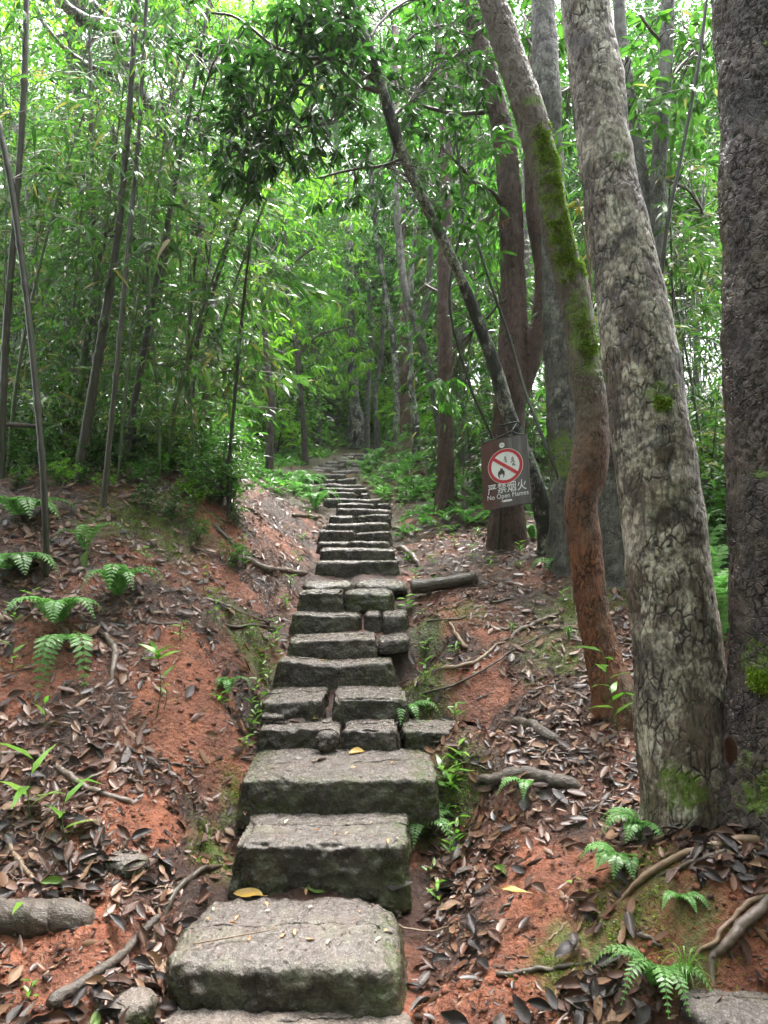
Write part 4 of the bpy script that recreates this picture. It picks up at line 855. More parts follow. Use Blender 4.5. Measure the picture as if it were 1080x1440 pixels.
# hanging dark evergreen sprays of the leaning tree, above the steps
crown(TR['lean'], [([(300, 60), (360, 0), (470, -20), (520, 60), (545, 130), (500, 190), (470, 220), (420, 240), (370, 200), (350, 270), (320, 270), (300, 180)], 4.4, 5.3, 250),
                   ([(380, -20), (520, -20), (530, 90), (420, 90)], 4.4, 5.2, 70), ([(330, 160), (420, 190), (360, 280), (310, 260)], 4.6, 5.1, 40), ([(560, 210), (650, 250), (660, 330), (600, 320)], 5.0, 5.6, 12), ([(470, -20), (720, -20), (700, 130), (600, 200), (520, 160)], 5.0, 6.4, 120), ([(235, 50), (310, 30), (320, 300), (260, 230)], 4.8, 5.8, 36), ([(400, 230), (520, 190), (540, 280), (440, 300)], 5.0, 5.8, 26)], 'dark_leaf', R,
      [[(543, 130, 8, 5.1), (500, 118, 7, 5.0), (460, 85, 6, 4.9), (400, 75, 5, 4.8), (340, 30, 4, 4.7), (300, 20, 3, 4.6)],
       [(535, 120, 6, 5.1), (470, 85, 5, 5.0), (440, 95, 5, 4.9), (395, 140, 4, 4.8), (330, 180, 3, 4.8)], [(470, 170, 5, 5.0), (430, 165, 5, 4.9), (390, 195, 4, 4.9), (345, 215, 3, 4.9)],
       [(530, 105, 6, 5.05), (510, 115, 5, 5.0), (470, 170, 4, 4.95), (400, 180, 3, 4.9)], [(505, 35, 5, 4.9), (460, 10, 4, 4.8), (400, -10, 3, 4.7)], [(550, 170, 6, 5.15), (600, 110, 5, 5.5), (660, 60, 4, 5.8), (700, 20, 3, 6)], [(515, 50, 5, 5.0), (560, 10, 4, 5.3), (620, -10, 3, 5.6)], [(570, 225, 5, 5.2), (510, 235, 4, 5.3), (450, 250, 3, 5.3)], [(345, 40, 3, 4.75), (300, 90, 3, 5.0), (270, 170, 2.5, 5.2)]], L=.105, Wd=.036)
# small broad leaves of the sign tree, hanging in the middle
crown(TR['sign'], [([(560, 0), (700, 0), (720, 150), (690, 330), (640, 330), (560, 190)], 5.6, 7.0, 130), ([(640, 200), (720, 230), (700, 470), (650, 460)], 5.8, 6.8, 50), ([(590, 540), (650, 520), (650, 570), (600, 580)], 5.9, 6.6, 14)], 'mid_leaf', R,
      [[(700, 160, 8, 6.3), (640, 160, 6, 6.3), (600, 150, 5, 6.3), (560, 110, 4, 6.3)], [(715, 300, 8, 6.2), (690, 270, 7, 6.1), (660, 250, 6, 6.0), (640, 225, 5, 5.9)], [(680, 60, 6, 6.3), (620, 40, 5, 6.3), (570, 60, 4, 6.3)],
       [(716, 420, 5, 6.1), (690, 440, 4, 6.1), (660, 470, 3, 6.1)]], L=.13, Wd=.04)
crown(TR['mid'], [([(540, 180), (620, 150), (680, 250), (640, 330), (560, 330)], 7.2, 8.6, 60), ([(560, 330), (680, 330), (690, 560), (640, 600), (560, 560)], 7.6, 9.5, 70)], 'dark_leaf', R,
      [[(626, 200, 6, 7.8), (600, 190, 5, 7.8), (560, 210, 4, 7.8)], [(627, 330, 5, 7.7), (660, 320, 4, 7.8), (690, 300, 3, 7.9)], [(626, 420, 5, 7.7), (600, 400, 4, 7.8)]], L=.12, Wd=.035)
crown(TR['pale'], [([(730, 0), (800, 0), (810, 120), (790, 300), (740, 200)], 5.8, 6.8, 60), ([(745, 520), (790, 520), (780, 660), (760, 600)], 5.8, 6.8, 12)], 'mid_leaf', R, [[(768, 100, 6, 5.6), (745, 60, 5, 5.9), (735, 20, 3, 6.1)], [(770, 150, 5, 5.6), (800, 120, 4, 5.9)]], L=.12, Wd=.045)
crown(TR['fork'], [([(860, 0), (1000, 0), (1000, 130), (960, 260), (880, 200)], 4.6, 6.4, 110), ([(930, 200), (1000, 200), (1000, 360), (940, 340)], 5.6, 7.0, 45)], 'mid_leaf', R,
      [[(934, 130, 7, 5.1), (960, 90, 5, 5.3), (990, 60, 4, 5.4)], [(890, 180, 6, 5.1), (870, 120, 4, 5.2)], [(925, 250, 6, 5.0), (970, 270, 4, 5.4), (990, 300, 3, 5.6)], [(930, 60, 5, 5.2), (900, 20, 4, 5.2)]], L=.11, Wd=.05, n=5)
crown(TR['left'], [([(0, -20), (90, -20), (120, 60), (60, 160), (0, 160)], 6.0, 8.5, 90), ([(150, 150), (300, 180), (310, 330), (180, 330)], 6.5, 8.5, 90), ([(200, -20), (330, -20), (330, 100), (250, 60)], 6.5, 8.0, 50)], 'lime_leaf', R,
      [[(222, 165, 6, 6.9), (250, 120, 5, 7.0), (280, 60, 4, 7.0), (300, 0, 3, 7.0)], [(250, 230, 6, 7.0), (200, 250, 5, 7.2), (160, 270, 3, 7.3)]], L=.09, Wd=.03, n=6)
crown(TR['birch'], [([(540, 200), (620, 200), (625, 420), (560, 420)], 8.8, 10.5, 50)], 'mid_leaf', R, [[(560, 320, 5, 8.8), (590, 290, 4, 9), (610, 260, 3, 9.2)]], L=.10, Wd=.035)
crown(TR['bg0'], [([(300, 380), (400, 360), (420, 470), (340, 500)], 9.5, 11.5, 60), ([(330, 130), (420, 130), (430, 330), (340, 330)], 10, 12, 90)], 'lime_leaf', R, [[(376, 480, 4, 10.5), (350, 440, 3, 10.4)], [(366, 380, 4, 10.6), (400, 330, 3, 10.8)], [(360, 260, 4, 10.8), (390, 220, 3, 11)]], L=.13, Wd=.04)
crown(TR['bg1'], [([(360, 420), (500, 400), (530, 520), (480, 560), (380, 520)], 12.5, 15, 110), ([(370, 200), (520, 240), (520, 400), (400, 380)], 12.5, 16, 130)], 'lime_leaf', R, [[(418, 500, 4, 14), (450, 470, 3, 14), (490, 460, 2, 14)], [(402, 380, 4, 14), (450, 340, 3, 14.2)]], L=.17, Wd=.05, n=8)
for k, mt, poly, a, b in ((2, 'dark_leaf', [(520, 130), (640, 130), (620, 300), (530, 330)], 11, 14), (3, 'far_leaf', [(440, 330), (560, 300), (560, 520), (460, 540)], 19, 24), (4, 'dark_leaf', [(470, 250), (570, 260), (580, 470), (500, 470)], 13, 16),
                          (5, 'mid_leaf', [(560, 300), (640, 300), (650, 520), (560, 520)], 10, 13), (6, 'dark_leaf', [(620, 200), (700, 180), (700, 520), (630, 540)], 9, 12), (7, 'mid_leaf', [(700, 200), (790, 250), (790, 620), (720, 640)], 8.5, 12)):
    crown(TR['bg%d' % k], [(poly, a, b, 150)], mt, R, [], L=.13 if a < 15 else .2, Wd=.045 if a < 15 else .07, n=8)
crown(TR['bg8'], [([(0, 150), (160, 160), (200, 400), (0, 420)], 8.5, 11, 160)], 'mid_leaf', R, [], L=.11, Wd=.035)

# ------------------------------------------------------------------ bamboo
def bamboo(label, pts, mat, group, leafpx=0, leafmat='bamboo_leaf', rg=R, f0=.25, f1=1., tw=60, L=.14, name='bamboo', cat='bamboo', world=None):
    w = np.array([np.r_[P(u, v, Y), wd / 2 * Y / F] for u, v, wd, Y in pts]) if world is None else np.array(world)
    g = G(w[0, 0], w[0, 1])[0]
    if w[0, 2] > g: w = np.r_[[np.r_[w[0, :2], g - .04, w[0, 3] * 1.05]], w]
    r = root(name, (w[0, 0], w[0, 1], g), label, cat, group)
    ln = np.linalg.norm(np.diff(w[:, :3], axis=0), axis=1).sum(); n = max(16, int(ln / .035)); q = spline(w, n)
    s = np.linspace(0, ln, n); nd = np.abs(((s / .24) % 1) - .5) * 2; q[:, 3] *= 1 + .38 * sm(nd, .86, 1)
    V, f = tube(q, 10, n); build('culm', V, f, M[mat], r)
    if tw:
        mb = MB(); tb = MB()
        k = tw; t = rg.uniform(f0, f1, k); i = (t * (n - 1)).astype(int); b = q[i, :3]
        az = rg.uniform(0, 2 * math.pi, k); ll = rg.uniform(.25, .75, k)
        e1 = b + np.c_[np.cos(az), np.sin(az), rg.uniform(.1, .7, k)] * ll[:, None] * .5
        e2 = e1 + np.c_[np.cos(az), np.sin(az), rg.uniform(-.8, .1, k)] * ll[:, None] * .55
        for j in range(k):
            V, f = tube(np.array([[*b[j], .003], [*e1[j], .002], [*e2[j], .0012]]), 3, 5, cap=False); tb.add(V, f)
        m = 9; u = rg.uniform(.45, 1.05, (k, m))[..., None]
        p = (b[:, None] * (1 - u) ** 2 + 2 * u * (1 - u) * e1[:, None] + u ** 2 * e2[:, None]).reshape(-1, 3)
        d = np.repeat(norm(e2 - e1), m, 0) + np.c_[rg.normal(0, .75, (k * m, 2)), rg.uniform(-.9, .5, k * m)]
        sz = rg.uniform(.4, 1.2, k * m)
        tn = np.where(rg.uniform(0, 1, k * m) < .05, 1., np.clip(np.repeat(rg.uniform(0, .6, k), m) + rg.uniform(0, .25, k * m), 0, .8))
        V, f, tt = leaves(p, d, np.c_[rg.normal(0, .5, (k * m, 2)), np.ones(k * m)], L * sz, L * .165 * sz, T_LANCE, tn); mb.add(V, f, tt)
        mb.obj('foliage', M[leafmat], r); tb.obj('twigs', M['twig'], r)
    return r
BG = 'bamboo culms of the grove left of the steps'
FM = [(-80, 'the left edge'), (15, 'the grey-brown culm'), (120, 'the thickest culm'), (210, 'the arching dark limb'), (296, 'the mossy brown tree'), (379, 'the thin reddish trunk'), (428, 'the Y-shaped trunk'), (503, 'the spreading dark tree'), (570, 'the tall brown trunk'), (625, 'the straight reddish trunk'), (712, 'the sign tree'), (790, 'the straight grey trunk'), (868, 'the forked grey tree'), (950, 'the big leaning trunk'), (1060, 'the purple-brown trunk'), (1160, 'the right edge')]
LANDM = [(-40, 'the left edge'), (22, 'the left-edge culm'), (64, 'the curving dark stem'), (120, 'the thickest culm'), (160, 'the speckled culm'), (205, 'the clump-topped stem'), (245, 'the steeply slanting stem'), (296, 'the mossy brown tree'), (345, 'the drooping sprays')]
def by(u, marks):
    d, m = min((abs(u - a), (a, b)) for a, b in marks); return ('behind ' if d < 9 else 'right of ' if u > m[0] else 'left of ') + m[1]
bamboo('thin dark nearest bamboo stem, curving up along the left edge behind the bright fern', [(66, 812, 9, 4.0), (62, 690, 9, 4.0), (50, 540, 9, 4.05), (30, 360, 9, 4.1), (8, 220, 9, 4.1), (-25, 90, 8, 4.1)], 'bamboo_dark', BG, tw=14, f0=.6)
bamboo('grey-brown bamboo culm rising straight along the far left edge', [(2, 640, 10, 5.0), (8, 480, 10, 5.0), (22, 300, 9, 5.0), (34, 120, 9, 5.0), (38, -60, 8, 5.0)], 'bamboo_old', BG, tw=50, f0=.3)
bamboo('thickest grey bamboo culm of the grove, leaning right as it rises', [(107, 690, 14, 5.1), (120, 610, 14, 5.1), (142, 480, 13, 5.1), (166, 330, 11, 5.1), (180, 180, 9, 5.1), (192, 0, 8, 5.1), (198, -90, 7, 5.1)], 'bamboo_old', BG, tw=50, f0=.4)
bamboo('brown speckled bamboo culm standing just right of the thickest one', [(143, 735, 10, 4.7), (152, 640, 8, 4.7), (166, 500, 7, 4.7), (180, 350, 7, 4.75), (194, 200, 6, 4.8), (206, 0, 6, 4.8), (210, -60, 8, 4.8)], 'bamboo_old', BG, tw=40, f0=.5)
bamboo('thin leaning bamboo stem with a black clump of dead leaves near its top', [(166, 700, 11, 5.4), (185, 590, 10, 5.4), (212, 440, 9, 5.4), (240, 290, 7, 5.4), (262, 180, 6, 5.4), (280, 80, 5, 5.4), (296, -10, 5, 5.4)], 'bamboo_dark', BG, tw=26, f0=.3)
bamboo('thin upright dark bamboo stem in the middle of the grove', [(132, 660, 7, 6), (134, 500, 7, 6), (131, 300, 7, 6), (128, 140, 6, 6), (126, 40, 5, 6)], 'bamboo_dark', BG, tw=50, f0=.3)
bamboo('green bamboo culm leaning right behind the thickest one', [(86, 680, 12, 5.8), (104, 590, 11, 5.8), (128, 440, 10, 5.8), (146, 330, 9, 5.8), (160, 180, 8, 5.8)], 'bamboo_green', BG, tw=60, f0=.3)
bamboo('thin bamboo stem slanting steeply right beside the dark tree trunk', [(226, 670, 6, 6), (246, 570, 6, 6), (280, 470, 5, 6), (320, 350, 5, 6), (345, 280, 4, 6)], 'bamboo_dark', BG, tw=50, f0=.35)
bamboo('pale thin bamboo stem rising behind the speckled culm', [(175, 660, 9, 6.2), (190, 560, 8, 6.2), (222, 430, 8, 6.2), (240, 300, 7, 6.2), (250, 150, 6, 6.2)], 'bamboo_green', BG, tw=60, f0=.3)
bamboo('dark stem with arching sprays of large drooping leaves over the steps edge', [(322, 655, 5, 5.2), (330, 560, 5, 5.2), (338, 470, 5, 5.1), (345, 400, 4, 4.9), (352, 340, 3, 4.8)], 'bamboo_dark', BG, tw=46, f0=.4, L=.19)
for k in range(42):
    Y = R.uniform(5.4, 11) if k % 3 else R.uniform(5.2, 7); u0 = R.uniform(-60, 330 - max(0, 7 - Y) * 12); x0 = P(u0, 770, Y)[0]; g = G(x0, Y)[0]
    h = R.uniform(2.4, 4.0) * (1 if Y < 7 else 1.3); lx, ly = R.normal(.22, .30), R.normal(-.05, .3); rr = R.uniform(.007, .016)
    wpts = [(x0 + lx * t ** 1.6, Y + ly * t ** 1.6, g + h * t, rr * (1 - .6 * t)) for t in np.linspace(0, 1, 6)]
    side = 'far left side' if u0 < 90 else 'middle' if u0 < 210 else 'right side'
    col = ('bamboo_green', 'bamboo_old', 'bamboo_dark')[k % 3]
    bamboo(once('%s %s bamboo %s, %s %s' % ('thin' if rr < .010 else 'slim' if rr < .0135 else 'stout', ('green', 'greyish', 'dark')[k % 3], 'leaning right' if lx > .35 else 'leaning left' if lx < -.05 else 'standing straight', 'deep in the grove' if Y > 8 else 'mid grove' if Y > 6.5 else 'front of the grove', by(u0, LANDM))), None, col, BG + ', crowded ' + side, world=wpts, tw=int(R.uniform(45, 80)), f0=.10, f1=1., L=R.uniform(.10, .145))
for k in range(24):                             # slender bare stems among the bamboo
    Y = R.uniform(5.0, 8.5); u0 = R.uniform(-30, 345); x0 = P(u0, 770, Y)[0]; g = G(x0, Y)[0]; h = R.uniform(2.5, 5.5); lx, ly = R.normal(.25, .45), R.normal(0, .2); rr = R.uniform(.004, .008)
    wpts = [(x0 + lx * t ** 1.3, Y + ly * t, g + h * t, rr * (1 - .5 * t)) for t in np.linspace(0, 1, 6)]
    bamboo(once('slender %s stem %s, %s %s' % ('dark' if k % 2 else 'green', 'leaning right' if lx > .35 else 'leaning left' if lx < -.05 else 'upright', 'deep in grove' if Y > 7 else 'grove front', by(u0, LANDM))), None, ('bamboo_green', 'bamboo_dark')[k % 2], 'slender stems among the bamboo', world=wpts, tw=10, f0=.5, L=.12, name='slender_bamboo')
BR = 'bamboo behind the right-hand trunks'
for k in range(22):
    Y = R.uniform(5.0, 9.5); u0 = R.uniform(935, 1075) if k % 4 else R.uniform(640, 900); Y = Y if k % 4 else R.uniform(7.6, 10); x0 = P(u0, 770, Y)[0]; g = G(x0, Y)[0]
    h = R.uniform(2.6, 4.6); lx, ly = R.normal(0, .25), R.normal(0, .25); rr = R.uniform(.008, .015)
    wpts = [(x0 + lx * t ** 1.6, Y + ly * t ** 1.6, g + h * t, rr * (1 - .6 * t)) for t in np.linspace(0, 1, 6)]
    bamboo(once('%s %s bamboo %s, %s' % ('thin' if rr < .0115 else 'thicker', ('green', 'dark')[k % 2], 'leaning right' if lx > .12 else 'leaning left' if lx < -.12 else 'upright', ('far behind, ' if Y > 7.4 else 'close behind, ') + by(u0, [(625, 'the straight reddish trunk'), (712, 'the sign tree'), (795, 'the straight grey trunk'), (868, 'the forked grey tree'), (950, 'the big leaning trunk'), (990, 'the gap of deep green ferns'), (1035, 'the purple-brown trunk')]))), None, ('bamboo_green', 'bamboo_dark')[k % 2], BR, world=wpts, tw=int(R.uniform(70, 100)), f0=.03, L=.15)
bamboo('thin black stem slanting between the big leaning trunk and the purple-brown one', [(930, 600, 6, 4.6), (928, 420, 6, 4.6), (938, 320, 6, 4.6), (962, 200, 5, 4.6), (985, 70, 5, 4.6), (996, -20, 4, 4.6)], 'bamboo_dark', None, tw=14, f0=.5, name='sapling', cat='sapling')
bamboo('thin black vine-like stem hanging in front of the straight reddish trunk area', [(700, 640, 4, 5.9), (660, 540, 4, 5.9), (632, 420, 4, 5.9), (650, 300, 4, 5.9), (640, 180, 3, 5.9)], 'bamboo_dark', None, tw=0, name='vine', cat='vine')
bamboo('thin dark vine crossing in front of the forked red-brown trunk', [(800, 720, 5, 5.2), (765, 620, 5, 5.3), (735, 540, 5, 5.5), (718, 480, 4, 5.6), (690, 400, 4, 5.6), (668, 330, 3, 5.6)], 'bamboo_dark', None, tw=0, name='vine', cat='vine')
bamboo('pale hanging liana between the straight grey trunk and the mossy crooked one', [(806, 700, 4, 4.6), (822, 560, 4, 4.6), (832, 430, 4, 4.6), (822, 330, 3, 4.6), (812, 280, 3, 4.6)], 'root_pale', None, tw=0, name='liana', cat='vine')
bamboo('pale liana hanging down past the knot of the straight grey trunk', [(764, 168, 4, 4.9), (762, 120, 4, 4.9), (760, 60, 4, 4.9)], 'root_pale', None, tw=0, name='liana', cat='vine') if False else None

# dead leaf clumps caught on stems
def clump(u, v, Y, n, L, label, mat='leaf_dark', rr=.04):
    c = P(u, v, Y); d = R.normal(0, 1, (n, 3)) + [0, 0, -.7]
    V, f, t = leaves(c + R.normal(0, rr, (n, 3)), d, R.normal(0, 1, (n, 3)), R.uniform(.6, 1.2, n) * L, R.uniform(.2, .35, n) * L, T_DRY, .5)
    b = V.mean(0); o = build('dead_leaf_clump', V - b, f, M[mat]); o.location = b; tag(o, label, 'leaf clump')
clump(280, 78, 5.4, 16, .07, 'black clump of dead leaves near the top of the leaning bamboo stem', rr=.03)
clump(193, 205, 4.8, 9, .06, 'small dark dead leaf clump on the speckled bamboo culm', rr=.02)
clump(155, 327, 4.9, 10, .07, 'dark dead leaf tuft beside the thickest bamboo culm', rr=.03)
clump(483, 135, 4.9, 7, .10, 'withered brown leaf bunch hanging in the dark evergreen spray', 'leaf_brown', .02)
clump(706, 312, 5.8, 5, .08, 'curled tan dead leaf bunch on the sign tree', 'leaf_tan', .02)
clump(948, 300, 4.7, 8, .06, 'pale dead leaf clump caught on the slanting black stem', 'leaf_tan', .025)
V, f, t = leaves(P(809, 292, 3.6) + R.normal(0, .012, (7, 3)), np.c_[R.normal(0, 1, (7, 2)), R.normal(-.3, .5, 7)], R.normal(0, 1, (7, 3)), .055, .022, T_BROAD, .5)
o = build('yellow_sprig', V - V.mean(0), f, plain('yellow_leaf', (.45, .42, .04), (.6, .55, .08), 20, .35, 0)); o.location = V.mean(0); tag(o, 'bright yellow leaf sprig between the mossy trunk and the big leaning trunk', 'sprig')

# ------------------------------------------------------------------ shrubs and undergrowth
def shrub_mesh(rad, h, n, L, Wd, tpl, rg, stems=7):
    mb = MB(); sb = MB(); tips = []
    for k in range(stems):
        a = rg.uniform(0, 2 * math.pi); e = np.array([math.cos(a) * rad * rg.uniform(.2, 1), math.sin(a) * rad * rg.uniform(.2, 1), h * rg.uniform(.6, 1)])
        mid = e * [.4, .4, .55]; q = spline(np.array([[0, 0, -.03, .006], [*mid, .005], [*e, .002]]), 12); V, f = tube(q, 4, 12, cap=False); sb.add(V, f)
        for j in range(n // stems):
            c = q[rg.integers(3, 12), :3] + rg.normal(0, .28 * rad, 3) * [1, 1, .6]; tips.append(c)
    tips = np.array(tips); tips[:, 2] = np.maximum(tips[:, 2], .03)
    V, f, t = whorls(tips, norm(tips * [1, 1, .4] + 1e-3), rg, 5, L, Wd, tpl, .2); mb.add(V, f, t)
    return mb, sb
def proto(kind, mat, *a):
    mb, sb = shrub_mesh(*a); r = bpy.data.objects.new(kind, None)
    lo = mb.obj('foliage', M[mat], None); so_ = sb.obj('stems', M['twig'], None)
    ms = (lo.data, so_.data); bpy.data.objects.remove(lo); bpy.data.objects.remove(so_); bpy.data.objects.remove(r); return ms
def place(kind, ms, loc, sc, rz, label, cat, group, names=('foliage', 'stems')):
    r = root(kind, loc, label, cat, group); r.rotation_euler = (0, 0, rz); r.scale = (sc,) * 3
    for m_, nme in zip(ms, names):
        o = bpy.data.objects.new(nme, m_); COL.objects.link(o); o.parent = r
    return r
SH = [proto('s', 'shrub_leaf', .35, .7, 90, .085, .030, T_BROAD, R), proto('s', 'mid_leaf', .32, .6, 80, .07, .028, T_BROAD, R), proto('s', 'bamboo_leaf', .38, .8, 110, .13, .020, T_LANCE, R), proto('s', 'lime_leaf', .3, .55, 80, .07, .026, T_BROAD, R)]
def near_w(u, Y): x = P(u, 770, Y)[0]; return np.array([x, Y, G(x, Y)[0]])
for k in range(84):                             # on top of the left mound
    Y = R.uniform(5.7, 10) if k < 44 else R.uniform(5.2, 6.6); u = R.uniform(-40, 325); c = near_w(u, Y)
    place('shrub', SH[(0, 0, 2, 1)[k % 4]], c, R.uniform(.7, 1.25) * (1 if k < 44 else .6), R.uniform(0, 6), once('%s %s, %s' % (('dark glossy-leaved shrub', 'dark glossy-leaved shrub', 'narrow-leaved shrub', 'soft green shrub')[k % 4], 'far back' if Y > 8 else 'mid grove' if Y > 6.6 else 'at the front', by(u, LANDM))), 'shrub', 'undergrowth shrubs on the left mound')
for k in range(26):                             # low plants along the crest of the left bank
    Y = R.uniform(4.75, 5.5); u = R.uniform(-20, 335); c = near_w(u, Y)
    place('low_shrub', SH[(0, 1, 0, 3)[k % 4]], c, R.uniform(.22, .42), R.uniform(0, 6), once('low %s plant on the left crest, %s' % (('glossy', 'soft green', 'dark', 'bright')[k % 4], by(u, LANDM))), 'shrub', 'low plants along the left crest')
for k in range(60):                             # right bank and behind the right-hand trunks
    if k < 36: Y = R.uniform(7.6, 13); u = R.uniform(590, 900)
    else: Y = R.uniform(4.7, 7.5); u = R.uniform(965, 1075)
    if k < 36 and Y < 8.5 and u < 660: Y += 2.5
    c = near_w(u, Y)
    place('shrub', SH[(0, 1, 2, 0)[k % 4]], c, R.uniform(.75, 1.35), R.uniform(0, 6), once('%s on the right, %s, %s' % (('dark glossy-leaved shrub', 'soft green shrub', 'narrow-leaved shrub', 'dark glossy-leaved shrub')[k % 4], 'far back' if Y > 9.5 else 'nearer', by(u, FM))), 'shrub', 'undergrowth shrubs on the right bank')
for k in range(60):                             # beside the upper path and the hill beyond
    Y = R.uniform(11, 26); lf = k % 2; pc = np.interp(Y, [11, 13, 15, 20, 26], [450, 485, 500, 517, 500])
    hw = 60 * 12 / Y
    if Y > 21: u = R.uniform(330, 640)
    elif Y < 15: u = R.uniform(pc - 190, pc - hw - 70) if lf else R.uniform(pc + hw + 60, pc + 190)
    else: u = R.uniform(pc - 190, pc - hw - 60) if lf else R.uniform(pc + hw + 25, pc + 150)
    c = near_w(u, Y)
    place('shrub', SH[(3, 1, 0, 3)[k % 4]], c, R.uniform(.5, 1.0) * (2.0 if Y > 21.5 else 1), R.uniform(0, 6), once('%s by the upper path, %s, %s' % (('lime-green shrub', 'soft green shrub', 'dark glossy-leaved shrub', 'bright small-leaved shrub')[k % 4], 'farthest' if Y > 20 else 'far' if Y > 15 else 'mid-distance', by(u, FM))), 'shrub', 'shrubs beside the upper path')

# ------------------------------------------------------------------ the woods beyond
def crown_mesh(rg, n, L, Wd, rx=2.6, rz=3.6, clumps=46):
    mb = MB(); cs = []
    for k in range(clumps):
        d = norm(rg.normal(0, 1, 3)); cs.append(d * np.array([rx, rx, rz]) * rg.uniform(.25, 1) ** .6)
    cs = np.array(cs); sz = rg.uniform(.35, .85, clumps)
    i = rg.integers(0, clumps, n); off = rg.normal(0, 1, (n, 3)) * sz[i][:, None] * [1, 1, .55] * .62
    p = cs[i] + off; d = off * [1, 1, .5] + rg.normal(0, .5, (n, 3)) + [0, 0, -.35]
    s = rg.uniform(.6, 1.3, n); t = np.clip(rg.uniform(0, 1, clumps)[i] * .6 + rg.uniform(0, .5, n), 0, 1)
    V, f, t = leaves(p, d, np.c_[rg.normal(0, .6, (n, 2)), np.ones(n)], L * s, Wd * s, T_DIA, t); mb.add(V, f, t)
    tb = MB()
    for k in range(0, clumps, 2):
        V, f = tube(np.array([[0, 0, -rz * .9, .07], [*(cs[k] * [.3, .3, .5]), .05], [*cs[k], .015]]), 4, 7, cap=False); tb.add(V, f)
    return mb, tb
def cproto(mat, *a, **k):
    mb, tb = crown_mesh(R, *a, **k); o = mb.obj('crown', M[mat], None); o2 = tb.obj('branches', M['bark_far'], None); m = (o.data, o2.data)
    bpy.data.objects.remove(o); bpy.data.objects.remove(o2); return m
CR = [cproto('far_leaf', 21000, .115, .052), cproto('mid_leaf', 20000, .11, .048), cproto('lime_leaf', 19000, .11, .046), cproto('dark_leaf', 21000, .11, .048)]
far_trunk = []
for k in range(3):
    q = np.array([[0, 0, -.4, .15], [.1 * k, .05, 3, .12], [-.12 + .1 * k, .1, 7, .10], [0, 0, 12, .05]]); V, f = tube(q, 10, 30, lambda Lc, R_: fbm(Lc, 3, 3, k) * R_ * .3)
    o = build('trunk', V, f, M['bark_far'], attrs={'crack': np.clip(fbm(V * [8, 8, 2], 1, 2, k) * 2, 0, 1)}); far_trunk.append(o.data); bpy.data.objects.remove(o)
spec = []
def far_tree(u, Y, zc, sc, kind, lab, grp):
    x = P(u, 770, Y)[0]; g = G(x, Y)[0]; r = root('woodland_tree', (x, Y, g), lab, 'tree', grp)
    o = bpy.data.objects.new('trunk', far_trunk[R.integers(3)]); COL.objects.link(o); o.parent = r; s = max(.4, (zc + 3 * sc) / 12); o.scale = (s * .8, s * .8, s)
    for m_, nme in zip(CR[kind], ('crown', 'branches')):
        o = bpy.data.objects.new(nme, m_); COL.objects.link(o); o.parent = r; o.location = (0, 0, zc); o.scale = (sc, sc, sc); o.rotation_euler = (0, 0, R.uniform(0, 6))
KN = ('pale green tree', 'mid green tree', 'lime-green tree', 'dark evergreen tree')
for k in range(58):
    if k < 14: Y = R.uniform(11, 16)
    elif k < 40: Y = R.uniform(16, 26)
    else: Y = R.uniform(26, 46)
    u = R.uniform(-140, 1200)
    if Y < 25 and 340 < u < 620: u = u - 290 if k % 2 else u + 290
    sc = R.uniform(.55, .95) if Y < 16 else R.uniform(.8, 1.3)
    if Y > 26: sc *= 1.25
    zc = R.uniform(1.8, 7.5) * (1 if Y < 16 else 1.25)
    if Y > 26: zc = R.uniform(2.5, 15)
    # leave the bright opening at the top left
    x = P(u, 770, Y)[0]; uu, vv, _ = proj(np.array([[x, Y, G(x, Y)[0] + zc]]))
    if 20 < uu[0] < 330 and vv[0] < 130: zc *= .5
    kind = int(R.choice(4, p=[.3, .25, .3, .15])) if u < 620 else int(R.choice(4, p=[.25, .35, .2, .2]))
    reg = 'behind the bamboo grove on the left' if u < 340 else 'beyond the top of the steps' if u < 600 else 'behind the trunks on the right'
    far_tree(u, Y, zc, sc, kind, once('%s %s, %s %s' % ('small' if sc < .8 else 'tall' if zc > 8 else 'broad', KN[kind], 'far' if Y > 26 else 'mid-distance' if Y > 16 else 'near', by(u, FM))), 'woodland trees ' + reg)

for k, (u, Y, zc, sc, kd) in enumerate([(610, 18, 8, .8, 1), (350, 20, 11, .8, 2), (90, 17, 10.5, .9, 0), (230, 19, 13, 1.0, 0), (420, 27, 13, 1.2, 0), (540, 28, 12, 1.2, 1), (470, 30, 16, 1.3, 0), (330, 26, 14, 1.2, 2), (455, 25, 1.6, .8, 2), (495, 26, 2.0, .8, 0), (545, 25, 2.0, .9, 2), (410, 25, 2.4, .9, 0), (520, 29, 3.0, 1.1, 0), (430, 28, 3.8, 1.1, 2), (560, 29, 3.5, 1.2, 0), (490, 31, 5.5, 1.3, 1), (450, 33, 7.5, 1.2, 0),
                                        (500, 38, 7.5, 1.6, 0), (420, 38, 6, 1.6, 0), (590, 36, 5, 1.5, 0), (350, 34, 4, 1.5, 1),  (640, 32, 4, 1.4, 1), (300, 36, 7, 1.5, 0)]):
    far_tree(u, Y, zc, sc, kd, once('%s %s closing the view, %s' % ('high' if zc > 6 else 'low', KN[kd], by(u, FM))), 'woodland trees closing the view')

for k in range(26):                             # loose bright saplings around the upper path
    Y = R.uniform(14, 25); u = R.choice([R.uniform(330, 410), R.uniform(570, 630)]) if Y < 22 else R.uniform(400, 600)
    c = near_w(u, Y); place('sapling', SH[(3, 1, 3, 0)[k % 4]], c, R.uniform(2.0, 3.6), R.uniform(0, 6), once(('slim lime-leaved', 'slim green-leaved', 'loose bright-leaved', 'slim dark-leaved')[k % 4] + ' sapling, ' + ('far' if Y > 20 else 'mid-distance') + ', ' + by(u, FM)), 'sapling', 'saplings around the upper path')
